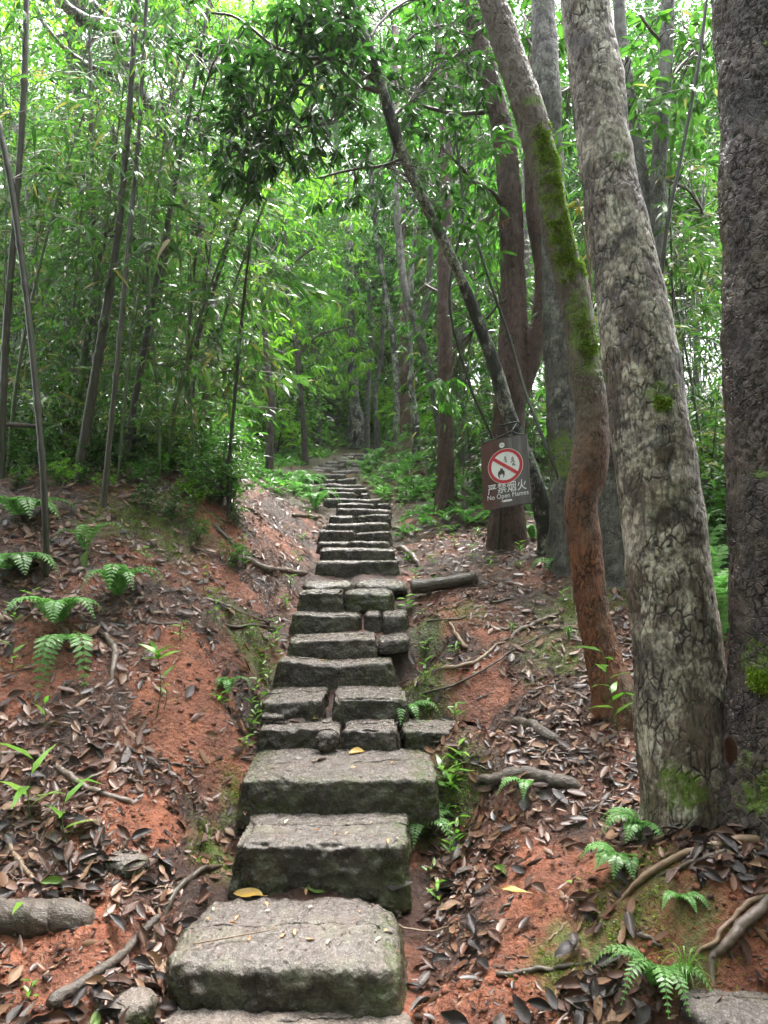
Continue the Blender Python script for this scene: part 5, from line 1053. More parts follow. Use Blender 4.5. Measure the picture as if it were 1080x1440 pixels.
# the unseen wood behind and beside the viewer, added to shade steps and banks
for k, (x_, y_, zc, sc, kd) in enumerate([(-3.5, -3.5, 5.5, 1.0, 1), (0.5, -5, 5.0, 1.1, 0), (4, -3.5, 5.5, 1.0, 3), (-6.5, -1, 5, 1.1, 0), (7, -.5, 5.0, 1.1, 1), (-2, -9, 6, 1.4, 3), (3.5, -9, 6.5, 1.4, 0), (-8, -7, 6, 1.3, 2), (9, -7, 6, 1.3, 2),
                                         (7.5, 3.5, 6.5, 1.1, 3), (-8, 3.5, 6, 1.1, 1), (0, -13, 5, 1.5, 1), (-6, -13, 5, 1.5, 0), (7, -13, 5, 1.5, 3)] + [(8.5 * math.cos(a) * s_, -1.5 - 7 * abs(math.sin(a)) * s_, h_, 1.25, i_ % 2 * 3) for i_, (a, s_, h_) in enumerate([(a, s_, h_) for a in np.linspace(0, math.pi, 8) for s_, h_ in ((.8, 2.5), (1.0, 5.5), (1.15, 9))])]):
    g = G(x_, y_)[0]; r = root('woodland_tree', (x_, y_, g), KN[kd] + ' standing behind the viewpoint, outside the photo', 'tree', 'woodland trees behind the viewpoint')
    o = bpy.data.objects.new('trunk', far_trunk[k % 3]); COL.objects.link(o); o.parent = r; s = (zc + 3 * sc) / 12; o.scale = (s * .8, s * .8, s)
    for m_, nme in zip(CR[kd], ('crown', 'branches')):
        o = bpy.data.objects.new(nme, m_); COL.objects.link(o); o.parent = r; o.location = (0, 0, zc); o.scale = (sc, sc, sc); o.rotation_euler = (0, 0, k)

# ------------------------------------------------------------------ ferns, seedlings, sprouts
def frond(pts, mat, parent, W0=.06, npin=18, name='frond', rg=R, pin=.22):
    q = spline(np.array(pts, float), npin + 2); t = norm(np.gradient(q, axis=0)); up = np.array([0, 0, 1.]); sd = norm(np.cross(t, up)); nr = np.cross(sd, t)
    mb = MB(); V, f = tube(np.c_[q, np.linspace(.0022, .0008, len(q))], 4, len(q) * 2, cap=False); mb.add(V, f, .3)
    s = np.linspace(0, 1, npin + 2)[1:]; w = W0 * np.where(s < .25, .35 + s * 2.6, 1) * (1 - s ** 1.7 * .92)
    for sg_ in (-1, 1):
        d = sd[1:] * sg_ + t[1:] * .45 - up * .12 + rg.normal(0, .05, (len(w), 3))
        # each pinna is a row of small lobes
        V, f, tt = leaves(q[1:], d, nr[1:] + rg.normal(0, .12, (len(w), 3)), w, np.maximum(w * pin * 1.5, .006), T_LANCE, rg.uniform(.3, 1, len(w))); mb.add(V, f, tt)
        dn = norm(d)
        for a in np.linspace(.15, .85, 6):
            for s2 in (-1, 1):
                b = q[1:] + dn * (w * a)[:, None]; d2 = dn * .6 + t[1:] * s2
                V, f, tt = leaves(b, d2, nr[1:], w * .34 * (1.1 - a), w * .15, T_DIA, rg.uniform(.3, 1, len(w))); mb.add(V, f, tt)
    return mb.obj(name, M[mat], parent)
def fern(u, v, L, n, label, az0=None, spread=6.28, W0=.055, mat='fern', lift=.34, base=None, group='ferns', droop=.32):
    c = at(u, v) if base is None else np.array(base); r = root('fern', c, label, 'fern', group)
    W0 *= 1.3; lift *= .75
    for k in range(n):
        a = (az0 if az0 is not None else R.uniform(0, 6)) + spread * ((k + .5) / n - .5) + R.normal(0, .15); l = L * R.uniform(.95, 1.35)
        h = np.array([math.cos(a), math.sin(a), 0])
        frond([c + [0, 0, -.01], c + h * l * .3 + [0, 0, l * lift], c + h * l * .68 + [0, 0, l * lift * 1.05], c + h * l + [0, 0, l * (lift - droop)]], mat, r, W0=W0 * R.uniform(.85, 1.15))
    return r
PI = math.pi                                    # azimuth -pi/2 points towards the camera
fern(25, 725, .30, 4, 'pale green fern at the left edge, highest on the bank', az0=-.6, spread=3, W0=.075)
fern(15, 800, .26, 4, 'broad fern at the left edge below the highest one', az0=-.7, spread=2.4, W0=.08)
fern(80, 875, .24, 4, 'large bright fern at the foot of the thin dark bamboo stem', az0=-.9, spread=3.2, W0=.075, lift=.6)
fern(95, 892, .30, 3, 'dark green fern hanging down the bank below the large bright fern', az0=-1.3, spread=.9, W0=.06, lift=.05, droop=.75)
fern(165, 838, .24, 5, 'neat fern in the middle of the left bank', az0=-.8, spread=3.6, W0=.06, lift=.7)
fern(120, 775, .22, 3, 'slender fern on the brown shoulder of the left bank', az0=-1.2, spread=3, W0=.04, lift=.7)
fern(318, 975, .13, 3, 'small rounded fern on the red bank left of the sixth step', az0=-1.2, spread=2, W0=.035, lift=.7)
fern(568, 1012, .16, 5, 'fern growing at the right end of the fifth step', az0=-.4, spread=3.2, W0=.045, lift=.6)
fern(590, 1175, .18, 5, 'fern tucked in the moss at the right end of the second step', az0=-.3, spread=3, W0=.045, lift=.6)
fern(925, 1392, .15, 6, 'bright fern at the bottom right above the pale boulder', az0=-2.2, spread=3.6, W0=.036, lift=.7)
fern(905, 1180, .14, 4, 'bluish fern at the left foot of the big leaning trunk', az0=-2.6, spread=2.6, W0=.05, lift=.7)
fern(875, 1215, .12, 4, 'low fern below the bluish one at the foot of the big trunk', az0=-2.4, spread=2.4, W0=.045, lift=.5)
fern(785, 800, .22, 3, 'pale fern reaching left from the mossy bank behind the rusty trunk', az0=-2.8, spread=2, W0=.045)
fern(740, 1105, .12, 2, 'tiny fern on the grey root ridge right of the third step', az0=-2.6, spread=1.6, W0=.03)
fern(862, 760, .30, 4, 'fern growing between the rusty and the big trunk', az0=-2.0, spread=3, W0=.055)
fern(955, 1262, .08, 3, 'tiny pale fern on the clay below the long tan root', az0=-1.6, spread=2.4, W0=.02)
for k, (u, Y) in enumerate([(990, 4.4), (1015, 4.0), (1000, 5.0), (975, 4.6), (1020, 4.8), (1005, 3.9), (985, 5.4), (1012, 5.6)]):
    fern(0, 0, R.uniform(.35, .5), 6, ('deep green', 'glossy', 'dark drooping', 'tall upright', 'pale-tipped', 'broad', 'narrow', 'small')[k] + ' fern in the gap between the two biggest trunks, ' + ('lower' if Y < 4.5 else 'higher') + (' left' if u < 1000 else ' right'), base=near_w(u, Y), W0=.09, lift=.9, group='ferns in the gap between the two biggest trunks')
for k, (u, v) in enumerate([(660, 715), (668, 705), (700, 735), (590, 690), (605, 668), (560, 668), (575, 655), (640, 700), (678, 690), (745, 720), (760, 740), (655, 735), (750, 760), (600, 725)]):
    fern(u, v, .19 if v > 690 else .24, 5, once('low fern on the right bank, ' + by(u, FM) + (', higher' if v < 700 else ', lower')), W0=.04 if v > 690 else .05, lift=.7, group='low ferns on the right bank')
for k, (u, v) in enumerate([(425, 692), (438, 703), (444, 716), (432, 686), (418, 680), (395, 655), (520, 657), (528, 650), (512, 665), (536, 642)]):
    fern(u, v, .30, 6, once('bright fern %s of the far steps, %s' % ('left' if u < 480 else 'right', by(u, FM))), W0=.07, lift=.7, group='ferns crowding the far steps')
def seedling(u, v, h, label, n=8, L=.10, Wd=.028, mat='sprout', lean=(0, 0), tpl=T_LANCE, grp='seedlings and sprouts', stems=1, base=None, name='seedling', top=False):
    c = at(u, v) if base is None else np.array(base); r = root(name, c, label, 'plant', grp); sb = MB()
    for s_ in range(stems):
        e = c + np.array([lean[0], lean[1], h]) * R.uniform(.75, 1.0) + (R.normal(0, .04, 3) * (stems > 1)) * [1, 1, .3]; q = spline(np.array([[*(c - [0, 0, .02]), .003], [*((c + e) / 2 + R.normal(0, .012, 3)), .0022], [*e, .0012]]), 14)
        V, f = tube(q, 5, 16); sb.add(V, f)
        for k in range(n):
            t = (.9 + .1 * k / n) if top else (.35 + .65 * k / max(1, n - 1)); p = q[min(13, int(t * 13)), :3]; a = k * 2.4 + R.uniform(0, .6)
            d = np.array([[math.cos(a), math.sin(a), R.uniform(.0, .9)]])
            tv, tf = T_LANCE if tpl is T_LANCE else tpl
            V, f, tt = leaves(p[None], d, np.array([[R.normal(0, .2), R.normal(0, .2), 1]]), np.array([L * R.uniform(.7, 1.15)]), np.array([Wd * R.uniform(.8, 1.1)]), tpl, R.uniform(.2, 1, 1))
            o = build('leaf', V, f, M[mat], r, tt)
    sb.obj('stem', M['bamboo_green'], r); return r
seedling(628, 1120, .17, 'bushy bright lance-leaved sprout on the moss right of the third step', n=9, L=.13, Wd=.030, stems=2)
seedling(645, 1075, .10, 'small lance-leaved sprout above the bushy one', n=4, L=.10, Wd=.026)
seedling(218, 1015, .36, 'tall thin sprout with a tuft of bright leaves on the left bank', n=11, L=.14, Wd=.026, top=True)
seedling(228, 1000, .20, 'shorter stem beside the tall tufted sprout', n=4, L=.09, Wd=.02)
seedling(95, 1190, .26, 'lance-leaved seedling with arching bright leaves at the lower left', n=6, L=.15, Wd=.030)
seedling(45, 1160, .30, 'big-leaved seedling with spotted upright leaf at the left edge', n=5, L=.17, Wd=.038)
seedling(62, 1030, .14, 'seedling with slender leaf above the spotted one at the left', n=3, L=.13, Wd=.022)
seedling(872, 1040, .42, 'tall seedling with pale green leaves before the rusty trunk', n=10, L=.13, Wd=.036, lean=(-.08, 0))
seedling(905, 1065, .44, 'single-stemmed seedling with a rounded top leaf by the big trunk', n=3, L=.07, Wd=.035, tpl=T_BROAD)
seedling(570, 860, .12, 'leafy sprig at the right end of the ninth step', n=6, L=.08, Wd=.035, tpl=T_BROAD)
seedling(590, 870, .08, 'small sprig right of the eighth step', n=5, L=.06, Wd=.02)
seedling(355, 1035, .12, 'pale leafy plant at the left end of the fourth step', n=8, L=.05, Wd=.026, tpl=T_BROAD)
seedling(380, 962, .10, 'small leafy sprig at the left end of the sixth step', n=6, L=.05, Wd=.02, tpl=T_BROAD)
seedling(385, 905, .12, 'leafy sprig at the left end of the seventh step', n=6, L=.06, Wd=.02)
seedling(300, 880, .22, 'thin upright seedling on the left bank beside the dark root', n=6, L=.07, Wd=.022, tpl=T_BROAD)
seedling(285, 835, .16, 'grassy two-leaved sprout high on the left bank', n=4, L=.13, Wd=.018)
seedling(30, 1308, .10, 'curved-leaved sprout beside the thick log-like root', n=3, L=.10, Wd=.024)
seedling(45, 1400, .05, 'tiny bright seedling in the bottom left corner', n=5, L=.035, Wd=.018, tpl=T_BROAD)
seedling(15, 950, .14, 'small low sprout at the left edge of the red bank', n=5, L=.10, Wd=.024)
seedling(115, 915, .10, 'small dark sprout under the hanging fern', n=5, L=.07, Wd=.02)
seedling(785, 740, .30, 'slender sprig with yellow-green top before the grey trunk', n=7, L=.07, Wd=.024, tpl=T_BROAD)
seedling(1010, 1125, .05, 'two-leaved seedling rooted in the fork of the two biggest trunks', n=3, L=.05, Wd=.018)
seedling(610, 1240, .07, 'small sprig in the moss under the fern of the second step', n=4, L=.04, Wd=.016, tpl=T_BROAD)
seedling(600, 1000, .09, 'sprig on the mossy edge right of the fifth step', n=5, L=.05, Wd=.02, tpl=T_BROAD)
seedling(810, 1250, .05, 'tiny sprout on the clay below the grey root ridge', n=3, L=.04, Wd=.014)
LM2 = [(450, 700, 'the far steps'), (360, 900, 'the left ends of the middle steps'), (600, 900, 'the right ends of the middle steps'), (640, 1130, 'the mossy soil right of the third step'), (345, 1040, 'the left end of the fourth step'), (700, 770, 'the foot of the sign tree'), (630, 740, 'the foot of the straight reddish trunk'), (40, 870, 'the large bright fern'), (250, 900, 'the tufted sprout'),
       (810, 840, 'the mossy bank behind the rusty trunk'), (600, 1250, 'the right end of the second step'), (320, 800, 'the slanting brown root'), (440, 760, 'the short dark log'), (570, 760, 'the dark root stubs'), (200, 790, 'the neat fern')]
def by2(u, v): return 'by ' + min(LM2, key=lambda q_: (q_[0] - u) ** 2 + (q_[1] - v) ** 2)[2]
for k, (u, v) in enumerate([(340, 800), (310, 990), (255, 905), (690, 800), (665, 790), (700, 770), (620, 760), (615, 745), (730, 800), (640, 770), (370, 930), (365, 1010), (350, 900), (470, 700), (455, 690), (430, 700), (200, 790), (45, 860), (20, 880), (700, 745), (670, 755), (730, 780), (640, 745), (820, 820), (790, 850)] + [(585 + 3 * q_, 1130 - 42 * q_) if q_ % 3 else (640, 1100 - 30 * q_) for q_ in range(9)] + [(345 + 9 * q_, 1050 - 32 * q_) for q_ in range(11)] + [(600, 840), (585, 820), (575, 790), (565, 740), (562, 720), (560, 705), (630, 1160), (645, 1190), (635, 1215), (610, 1270)]):
    seedling(u, v, R.uniform(.06, .16), once('small green seedling, %s, %s' % ('left bank' if u < 480 else 'right bank', by2(u, v))), n=6, L=.06, Wd=.02, tpl=T_BROAD, grp='small green seedlings, ' + ('left bank' if u < 480 else 'right bank'))
def grass(u, v, n, L, label):
    c = at(u, v); r = root('grass_tuft', c, label, 'grass'); mb = MB()
    for k in range(n):
        a = R.uniform(0, 6.28); l = L * R.uniform(.6, 1.1); h = np.array([math.cos(a), math.sin(a), 0]); q = spline(np.array([c, c + h * l * .2 + [0, 0, l * .6], c + h * l * .6 + [0, 0, l * .55 * R.uniform(.2, 1)]]), 7)
        sd = np.cross(h, [0, 0, 1]); w = np.linspace(.003, .0004, 7)[:, None]; V = np.r_[q - sd * w, q + sd * w]; i = np.arange(6); mb.add(V, np.c_[i, i + 1, i + 8, i + 7], R.uniform(0, 1))
    mb.obj('blades', M['sprout'], r)
grass(965, 1392, 22, .17, 'thin grass tuft beside the bright fern at the bottom right')
grass(800, 900, 30, .13, 'sparse grass on the mossy bank left of the rusty trunk')
grass(560, 1345, 8, .03, 'tiny moss sprig on the right shoulder of the lowest step')
grass(720, 890, 24, .10, 'grassy patch above the tan looping root')

# ------------------------------------------------------------------ leaf litter
def inside_steps(x, y):
    u, v, z = proj(np.c_[x, y, G(x, y) + .1]); c = np.interp(y, [s[0] for s in STEP], CTR); hw = np.interp(y, [2.3, 3.1, 3.5, 4.6, 6, 8, 11], [185, 140, 105, 85, 58, 42, 38]); return np.abs((u - c)) < hw * .97
def scatter(n, yr, rg, clayw=1.0, wide=1.0):
    y = yr[0] * (yr[1] / yr[0]) ** rg.uniform(0, 1, n); x = rg.uniform(-.62, .62, n) * y * wide
    dens = 1 - clayw * .93 * spots(CLAY, x, y) - .5 * spots(MOSS, x, y); dens *= np.clip(.75 + .7 * fbm(np.c_[x, y, y * 0], 2.6, 3, 44), .2, 1)
    k = (rg.uniform(0, 1, n) < dens) & ~inside_steps(x, y) ; return x[k], y[k]
x, y = scatter(42000, (1.75, 9.5), R)
n = len(x); nn = Gn(x, y); zz = G(x, y)
L_ = .022 + .062 * R.uniform(0, 1, n) ** 1.4 * R.choice([.8, 1, 1.15], n); Wl = L_ * R.uniform(.22, .50, n)
ax = R.normal(0, 1, (n, 3)); ax -= nn * (ax * nn).sum(1)[:, None]; ax = norm(ax) + nn * R.normal(.03, .13, n)[:, None]
nr = norm(nn + R.normal(0, .24, (n, 3))); nr *= np.where(R.uniform(0, 1, n) < .35, -1, 1)[:, None]
pz = np.c_[x, y, zz + R.uniform(.003, .016, n)]; tn = np.clip(R.beta(1.6, 2.2, n) + .1, 0, 1)
uu, vv, dz = proj(pz); vis = (uu > -10) & (uu < 1090) & (vv < 1450)
size = np.where(vis, L_ / dz, 0); order = np.argsort(-size); big = order[:290]; rest = order[290:]
V, f, t = leaves(pz[rest], ax[rest], nr[rest], L_[rest], Wl[rest], T_DRY, tn[rest])
tag(build('leaf_litter', V, f, M['litter'], None, t), 'wet brown fallen leaves covering both banks of the steps', 'leaf litter', kind='stuff')
# the leaf that shows: own object each, sharing a few curled shapes
LM = {}
def dry_mesh(kind, j):
    if (kind, j) in LM: return LM[(kind, j)]
    rg = np.random.default_rng(j * 7 + 1); na, nb = 11, 7; a = np.linspace(0, 1, na); V = []
    wv = np.sin(np.pi * a ** (.75 + .15 * (j % 3))) ** .8 * .5; cu = rg.uniform(-.9, .9); sd = rg.uniform(.1, .6); tw = rg.uniform(-.7, .7)
    for i_, t_ in enumerate(a):
        for b_ in np.linspace(-1, 1, nb):
            yy = b_ * wv[i_]; z_ = cu * .35 * t_ * t_ + sd * abs(b_) ** 1.6 * wv[i_] * 1.4 + tw * t_ * yy + .02 * math.sin(9 * t_ + 3 * b_ + j) + (.012 if abs(b_) < .05 else 0)
            V.append((t_ + .012 * math.sin(14 * t_ + 5 * b_), yy * .38 * (1 + .07 * math.sin(11 * t_ + j)), z_ * .5))
    V = np.array(V); i_ = (np.arange(na - 1)[:, None] * nb + np.arange(nb - 1)[None]).ravel(); F_ = [np.c_[i_, i_ + nb, i_ + nb + 1, i_ + 1]]
    st, sf = tube(np.array([[-.16, .01, .02, .010], [0, 0, 0, .009], [.3, 0, .01, .004]]), 4, 5, cap=False)
    F_ = [np.r_[F_[0], sf[0] + len(V)]]; V = np.r_[V, st]
    o = build('fallen_leaf', V, F_, M['leaf_' + kind]); LM[(kind, j)] = o.data; bpy.data.objects.remove(o); return LM[(kind, j)]
LEAFM = [(80, 1250, 'the log-like root'), (80, 1330, 'the underside of the log-like root'), (150, 1370, 'the bark stick'), (40, 1420, 'the bottom left corner'), (178, 1200, 'the mossy round stone'), (90, 1160, 'the lance-leaved seedlings'), (30, 1080, 'the left-edge root'), (160, 1110, 'the winding grey root'),
         (250, 1290, 'the left of the lowest step'), (290, 1180, 'the left of the second step'), (300, 1090, 'the left of the third step'), (60, 980, 'the red patch at the left edge'), (220, 1000, 'the tufted sprout'), (215, 1410, 'the foot of the lowest step, left'),
         (610, 1330, 'the right of the lowest step'), (620, 1420, 'the foot of the lowest step, right'), (650, 1230, 'the right of the second step'), (700, 1130, 'the grey root ridge'), (780, 1140, 'the right end of the root ridge'), (740, 1260, 'the yellow-green leaf'), (760, 1370, 'the level brown stick'), (700, 1430, 'the bottom centre-right edge'),
         (850, 1200, 'the ferns under the big trunk'), (900, 1250, 'the long tan root'), (1020, 1215, 'the base of the two biggest trunks'), (930, 1370, 'the bright low fern'), (1040, 1330, 'the thick bent root'), (1040, 1420, 'the pale boulder'), (850, 1420, 'the bottom edge right of centre'), (800, 1050, 'the short root hump'), (870, 1100, 'the tall seedling')]
WORD = {'dark': 'blackish wet', 'brown': 'reddish-brown', 'tan': 'tan curled', 'grey': 'greyish-brown', 'yellow': 'yellow', 'green': 'olive green'}
def drop_leaf(p, a, nrm_, L, kind, label, grp, name='fallen_leaf', cat='leaf'):
    X_ = Vector(a).normalized(); Z_ = Vector(nrm_); Y_ = Z_.cross(X_).normalized(); Z_ = X_.cross(Y_)
    mw = Matrix((X_, Y_, Z_)).transposed(); o = bpy.data.objects.new(name, dry_mesh(kind, int(R.integers(7)))); COL.objects.link(o)
    o.rotation_euler = mw.to_euler(); o.location = p; o.scale = (L, L * R.uniform(.85, 1.2), L); return tag(o, label, cat, grp)
for i_ in big:
    kd = str(R.choice(['dark', 'brown', 'tan', 'grey', 'yellow', 'green'], p=[.38, .37, .10, .12, .012, .018])); sd = 'left' if uu[i_] < 420 else 'right'
    hgt = 'near the bottom' if vv[i_] > 1230 else 'halfway up' if vv[i_] > 1030 else 'high'
    where = '%s the bank %s of the steps' % (hgt + (' of' if hgt[0] == 'n' else ' on' if hgt == 'high' else ''), sd)
    up = nr[i_] * (1 if nr[i_][2] > 0 else -1)
    du_ = proj(pz[i_] + ax[i_] * .05)[0][0] - uu[i_]; dv_ = proj(pz[i_] + ax[i_] * .05)[1][0] - vv[i_]
    pt_ = 'pointing ' + (('right' if du_ > 0 else 'left') if abs(du_) > abs(dv_) else ('down' if dv_ > 0 else 'up'))
    lm = min(LEAFM, key=lambda q_: (q_[0] - uu[i_]) ** 2 + (q_[1] - vv[i_]) ** 2)[2]
    drop_leaf(pz[i_] + nn[i_] * .008, ax[i_], up, L_[i_] * 1.05, kd, once('%s %s leaf %s, by %s' % ('large' if L_[i_] > .085 else 'smaller', WORD[kd], pt_, lm)), 'fallen leaves %s' % where)
# fine debris
x, y = scatter(52000, (1.75, 8), R, clayw=.45); n = len(x); nn = Gn(x, y)
V, f, t = leaves(np.c_[x, y, G(x, y) + .004], R.normal(0, 1, (n, 3)) * [1, 1, .2], nn + R.normal(0, .5, (n, 3)), R.uniform(.006, .030, n), R.uniform(.002, .009, n), T_DIA, R.choice([.0, .2, .4, .65, .75], n) * 1.)
tag(build('forest_debris', V, f, M['litter'], None, t), 'fine broken leaf and twig bits scattered over the red clay', 'debris', kind='stuff')
# crumbs and clods of clay
o3 = np.array([[1, 0, 0], [-1, 0, 0], [0, 1, 0], [0, -1, 0], [0, 0, 1], [0, 0, -1.]]); ed = [(0, 2), (2, 1), (1, 3), (3, 0), (0, 4), (2, 4), (1, 4), (3, 4), (0, 5), (2, 5), (1, 5), (3, 5)]
cv = np.r_[o3, norm(np.array([o3[a_] + o3[b_] for a_, b_ in ed]))]; ei = {frozenset(e_): 6 + i_ for i_, e_ in enumerate(ed)}; cf = []
for a_, b_, c_ in [(0, 2, 4), (2, 1, 4), (1, 3, 4), (3, 0, 4), (2, 0, 5), (1, 2, 5), (3, 1, 5), (0, 3, 5)]:
    ab, bc, ca = ei[frozenset((a_, b_))], ei[frozenset((b_, c_))], ei[frozenset((c_, a_))]; cf += [(a_, ab, ca), (ab, b_, bc), (ca, bc, c_), (ab, bc, ca)]
cf = np.array(cf); x, y = scatter(9000, (1.75, 5.5), R, clayw=-.3); n = len(x); rs_ = (.003 + .011 * R.uniform(0, 1, n) ** 3)[:, None, None]
V = np.c_[x, y, G(x, y)][:, None] + cv[None] * rs_ * R.uniform(.65, 1.25, (n, 18, 1)) * np.array([1.2, 1.1, .75])
tag(build('clay_crumbs', V.reshape(-1, 3), (np.arange(n)[:, None, None] * 18 + cf[None]).reshape(-1, 3), M['ground'], attrs={'humus': np.repeat(np.where(R.uniform(0, 1, n) < .75, .0, .7), 18), 'moss': np.zeros(n * 18)}), 'small crumbs and clods of red clay on the banks', 'clay crumbs', kind='stuff')
# farther litter
x, y = scatter(9000, (8.5, 26), R, clayw=0); n = len(x); nn = Gn(x, y)
V, f, t = leaves(np.c_[x, y, G(x, y) + .02], R.normal(0, 1, (n, 3)) * [1, 1, .2], nn + R.normal(0, .4, (n, 3)), R.uniform(.06, .14, n), R.uniform(.03, .06, n), T_DIA, np.clip(R.beta(2, 2, n), 0, 1))
tag(build('far_leaf_litter', V, f, M['litter'], None, t), 'brown leaf litter on the far slope beside the upper path', 'leaf litter', kind='stuff')
# low green ground cover on the farther slopes
x = []; y = []
for (u0, u1, y0, y1, cnt) in [(330, 470, 8.5, 24, 2000), (500, 660, 8.5, 24, 2000), (560, 780, 6.8, 10, 260), (250, 600, 21, 40, 3000), (640, 1080, 9, 20, 1500), (-100, 330, 8, 20, 1500)]:
    Yc = R.uniform(y0, y1, cnt); uc = R.uniform(u0, u1, cnt); pc = np.interp(Yc, [8, 9, 10, 11, 13, 15, 20], [508, 478, 465, 455, 482, 497, 516]); hw = np.interp(Yc, [8, 10, 12, 20], [52, 52, 56, 36])
    cl = fbm(np.c_[(uc - 540) / F * Yc, Yc, Yc * 0], 1.3, 3, 77) > -.12
    k = ((np.abs(uc - pc) > hw) | (Yc > 21.5)) & cl; x.append(((uc - 540) / F * Yc)[k]); y.append(Yc[k])
x = np.concatenate(x); y = np.concatenate(y); tips = np.c_[x, y, G(x, y) + R.uniform(.02, .15, len(x))]
V, f, t = whorls(tips, np.tile([[0, 0, .6]], (len(x), 1)), R, 7, .10, .035, T_DIA, -.3)
tag(build('ground_cover', V, f, M['far_leaf'], None, t), 'low leafy green ground cover on the slopes beside the upper path', 'ground cover', kind='stuff')
# moss and fern fringe on the soil under the step ends
x = []; y = []
for (u, v, rad) in MOSS: c = at(u, v); m_ = int(900 * rad / .25); x.append(c[0] + R.normal(0, rad * .45, m_)); y.append(c[1] + R.normal(0, rad * .45, m_))
x = np.concatenate(x); y = np.concatenate(y); k = (fbm(np.c_[x, y, 0 * x], 12, 3, 60) > -.02) & ~inside_steps(x, y); x, y = x[k], y[k]; n = len(x)
V, f, t = leaves(np.c_[x, y, G(x, y)], Gn(x, y) + R.normal(0, .5, (n, 3)), R.normal(0, 1, (n, 3)), R.uniform(.008, .02, n), R.uniform(.003, .006, n), T_DIA, R.uniform(0, 1, n))
tag(build('soil_moss', V, f, M['mossleaf'], None, t), 'short green moss growing on the damp soil beside the steps', 'moss', kind='stuff')

# ------------------------------------------------------------------ things lying on the stones
bpy.context.view_layer.update()
stones = [o for o in COL.objects if o.name.startswith(('stone_step', 'path_slab'))]
from mathutils.bvhtree import BVHTree
bv = []
for o in stones[:36]:
    me = o.data; bv.append((BVHTree.FromPolygons([o.matrix_world @ v_.co for v_ in me.vertices], [tuple(p_.vertices) for p_ in me.polygons]), o))
def on_stone(u, v):
    d = Vector(P(u, v, 10) - EYE).normalized(); best = None
    for t_, o in bv:
        h = t_.ray_cast(Vector(EYE), d)
        if h[0] is not None and (best is None or h[3] < best[2]): best = (h[0], h[1], h[3], o)
    return best
def on_stone_leaf(u, v, L, kind, label, name='fallen_leaf', az=None, grp=None, cat='leaf'):
    h = on_stone(u, v)
    if h is None or h[1].z < .15: return
    a = R.uniform(0, 6.28) if az is None else az; nrm_ = (h[1] + Vector((0, 0, .8))).normalized(); X_ = Vector((math.cos(a), math.sin(a), 0)); X_ = X_ - nrm_ * X_.dot(nrm_)
    drop_leaf(h[0] + nrm_ * .006, X_, nrm_, L, kind, label, grp, name, cat)
on_stone_leaf(370, 1262, .12, 'yellow', 'yellow-brown fallen leaf on the back left of the lowest step', az=2.9)
on_stone_leaf(430, 1250, .11, 'green', 'long olive leaf against the foot of the second step', az=.1)
on_stone_leaf(500, 1250, .10, 'brown', 'brown leaf lying against the foot of the second step', az=.2)
on_stone_leaf(545, 1250, .10, 'dark', 'black wet leaf on the back right of the lowest step', az=.3)
on_stone_leaf(470, 1140, .06, 'tan', 'orange leaf shred at the back of the second step', az=.3)
on_stone_leaf(412, 1068, .09, 'grey', 'greyish leaf at the back left of the third step', az=0)
on_stone_leaf(437, 1072, .08, 'tan', 'pale leaf at the back of the third step', az=.5)
on_stone_leaf(490, 1062, .09, 'yellow', 'yellow-green leaf below the cobble on the third step', az=.6)
on_stone_leaf(440, 1012, .05, 'yellow', 'small yellow leaf on the joint of the fourth step')
on_stone_leaf(458, 930, .05, 'yellow', 'small yellow leaf on the sixth step')
on_stone_leaf(405, 1015, .10, 'brown', 'brown leaf strip on the left of the fourth step', az=.1)
for k, (u, v) in enumerate([(300, 1283), (290, 1292), (335, 1290), (372, 1270), (440, 1277), (395, 1320), (415, 1308), (430, 1322), (535, 1320), (540, 1312), (560, 1275), (575, 1272), (400, 1160), (345, 1148), (470, 1175), (545, 1182), (555, 1180), (490, 1172), (520, 1178), (430, 1250), (380, 1282), (322, 1300), (505, 1285), (440, 1170), (520, 1160), (500, 1080), (380, 1080), (550, 1075), (460, 1330), (350, 1325)]):
    w_ = 'lowest step' if v > 1220 else 'second step' if v > 1120 else 'third step'
    on_stone_leaf(u, v, R.uniform(.018, .034), 'white' if k % 4 == 0 else 'petal', 'small %s petal scrap on the %s' % ('white' if k % 4 == 0 else 'pale orange', w_), 'fallen_petal', grp='petal scraps on the ' + w_, cat='petal')
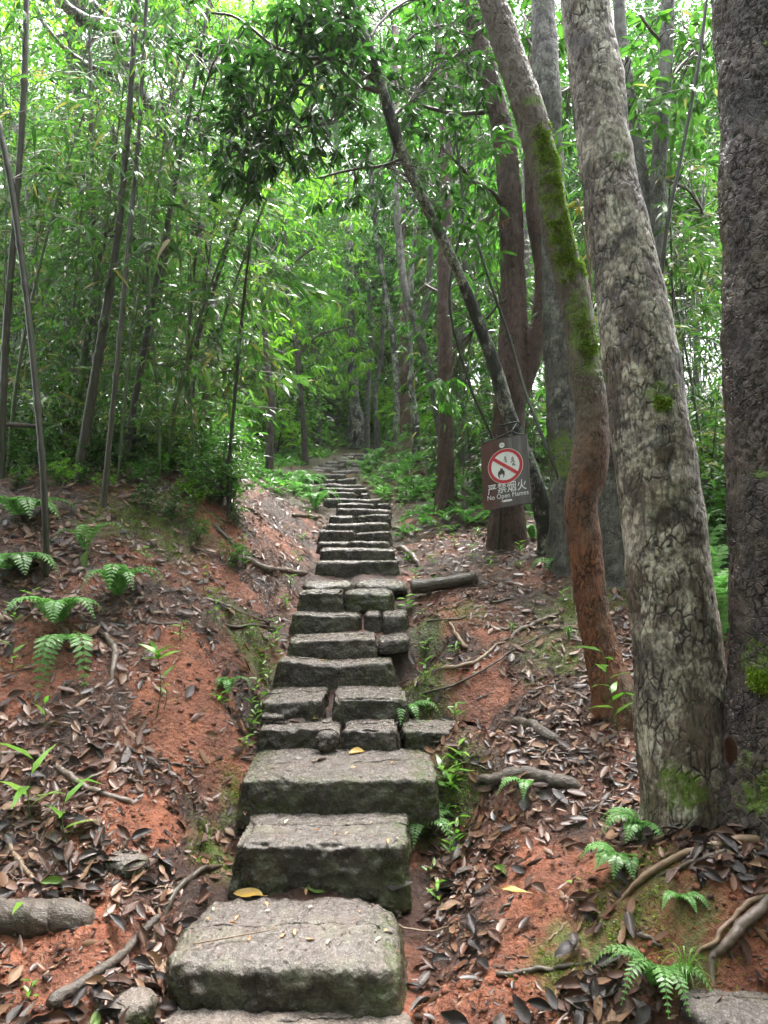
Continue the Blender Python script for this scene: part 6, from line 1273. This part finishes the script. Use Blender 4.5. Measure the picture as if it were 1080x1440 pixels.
ys = np.array([s[0] for s in STEP])
bits = []
for k in range(1400):
    u, v = R.uniform(230, 640), R.uniform(670, 1345); h = on_stone(u, v)
    if h is None or h[1].z < .55: continue
    bits.append([*h[0]])
bits = np.array(bits); n = len(bits)
V, f, t = leaves(bits + [0, 0, .002], R.normal(0, 1, (n, 3)) * [1, 1, .1], np.tile([[0, 0, 1.]], (n, 1)) + R.normal(0, .3, (n, 3)), R.uniform(.006, .022, n), R.uniform(.003, .008, n), T_DIA, R.choice([.1, .35, .5, .7], n))
tag(build('step_debris', V, f, M['litter'], None, t), 'tiny leaf crumbs lying on the treads of the stone steps', 'debris', kind='stuff')
# leaf wedged between the two trunks
drop_leaf(P(1024, 1035, 2.38), (.1, .1, -1), (-.2, -1, .1), .10, 'brown', 'large reddish-brown leaf wedged upright between the two biggest trunks', None)
drop_leaf(P(705, 1250, 2.62), (.9, -.3, 0), (0, -.3, 1), .12, 'yellow', 'yellow-green leaf on the dark litter right of the lowest step', None)
drop_leaf(P(120, 800, 3.9), (0, .2, 1), (-.1, -1, .2), .11, 'green', 'pale round-ended leaf standing upright on the left bank', None)

# ------------------------------------------------------------------ damp air under the trees
hv = np.array([(x_, y_, z_) for z_ in (-14, 34) for y_ in (-70, 99) for x_ in (-96, 96)], float)
hz = build('haze', hv, np.array([[0, 2, 3, 1], [4, 5, 7, 6], [0, 1, 5, 4], [2, 6, 7, 3], [0, 4, 6, 2], [1, 3, 7, 5]]), None, smooth=False)
hm = bpy.data.materials.new('damp_air'); hm.use_nodes = True; ht = hm.node_tree; ht.nodes.clear()
ho = ht.nodes.new('ShaderNodeOutputMaterial'); hp = ht.nodes.new('ShaderNodeVolumePrincipled')
hp.inputs['Density'].default_value = .0011; hp.inputs['Color'].default_value = (.90, .96, .93, 1); hp.inputs['Anisotropy'].default_value = .2
ht.links.new(hp.outputs[0], ho.inputs['Volume']); hz.data.materials.append(hm)
tag(hz, 'thin pale damp haze hanging among the distant trees', 'haze', kind='stuff')
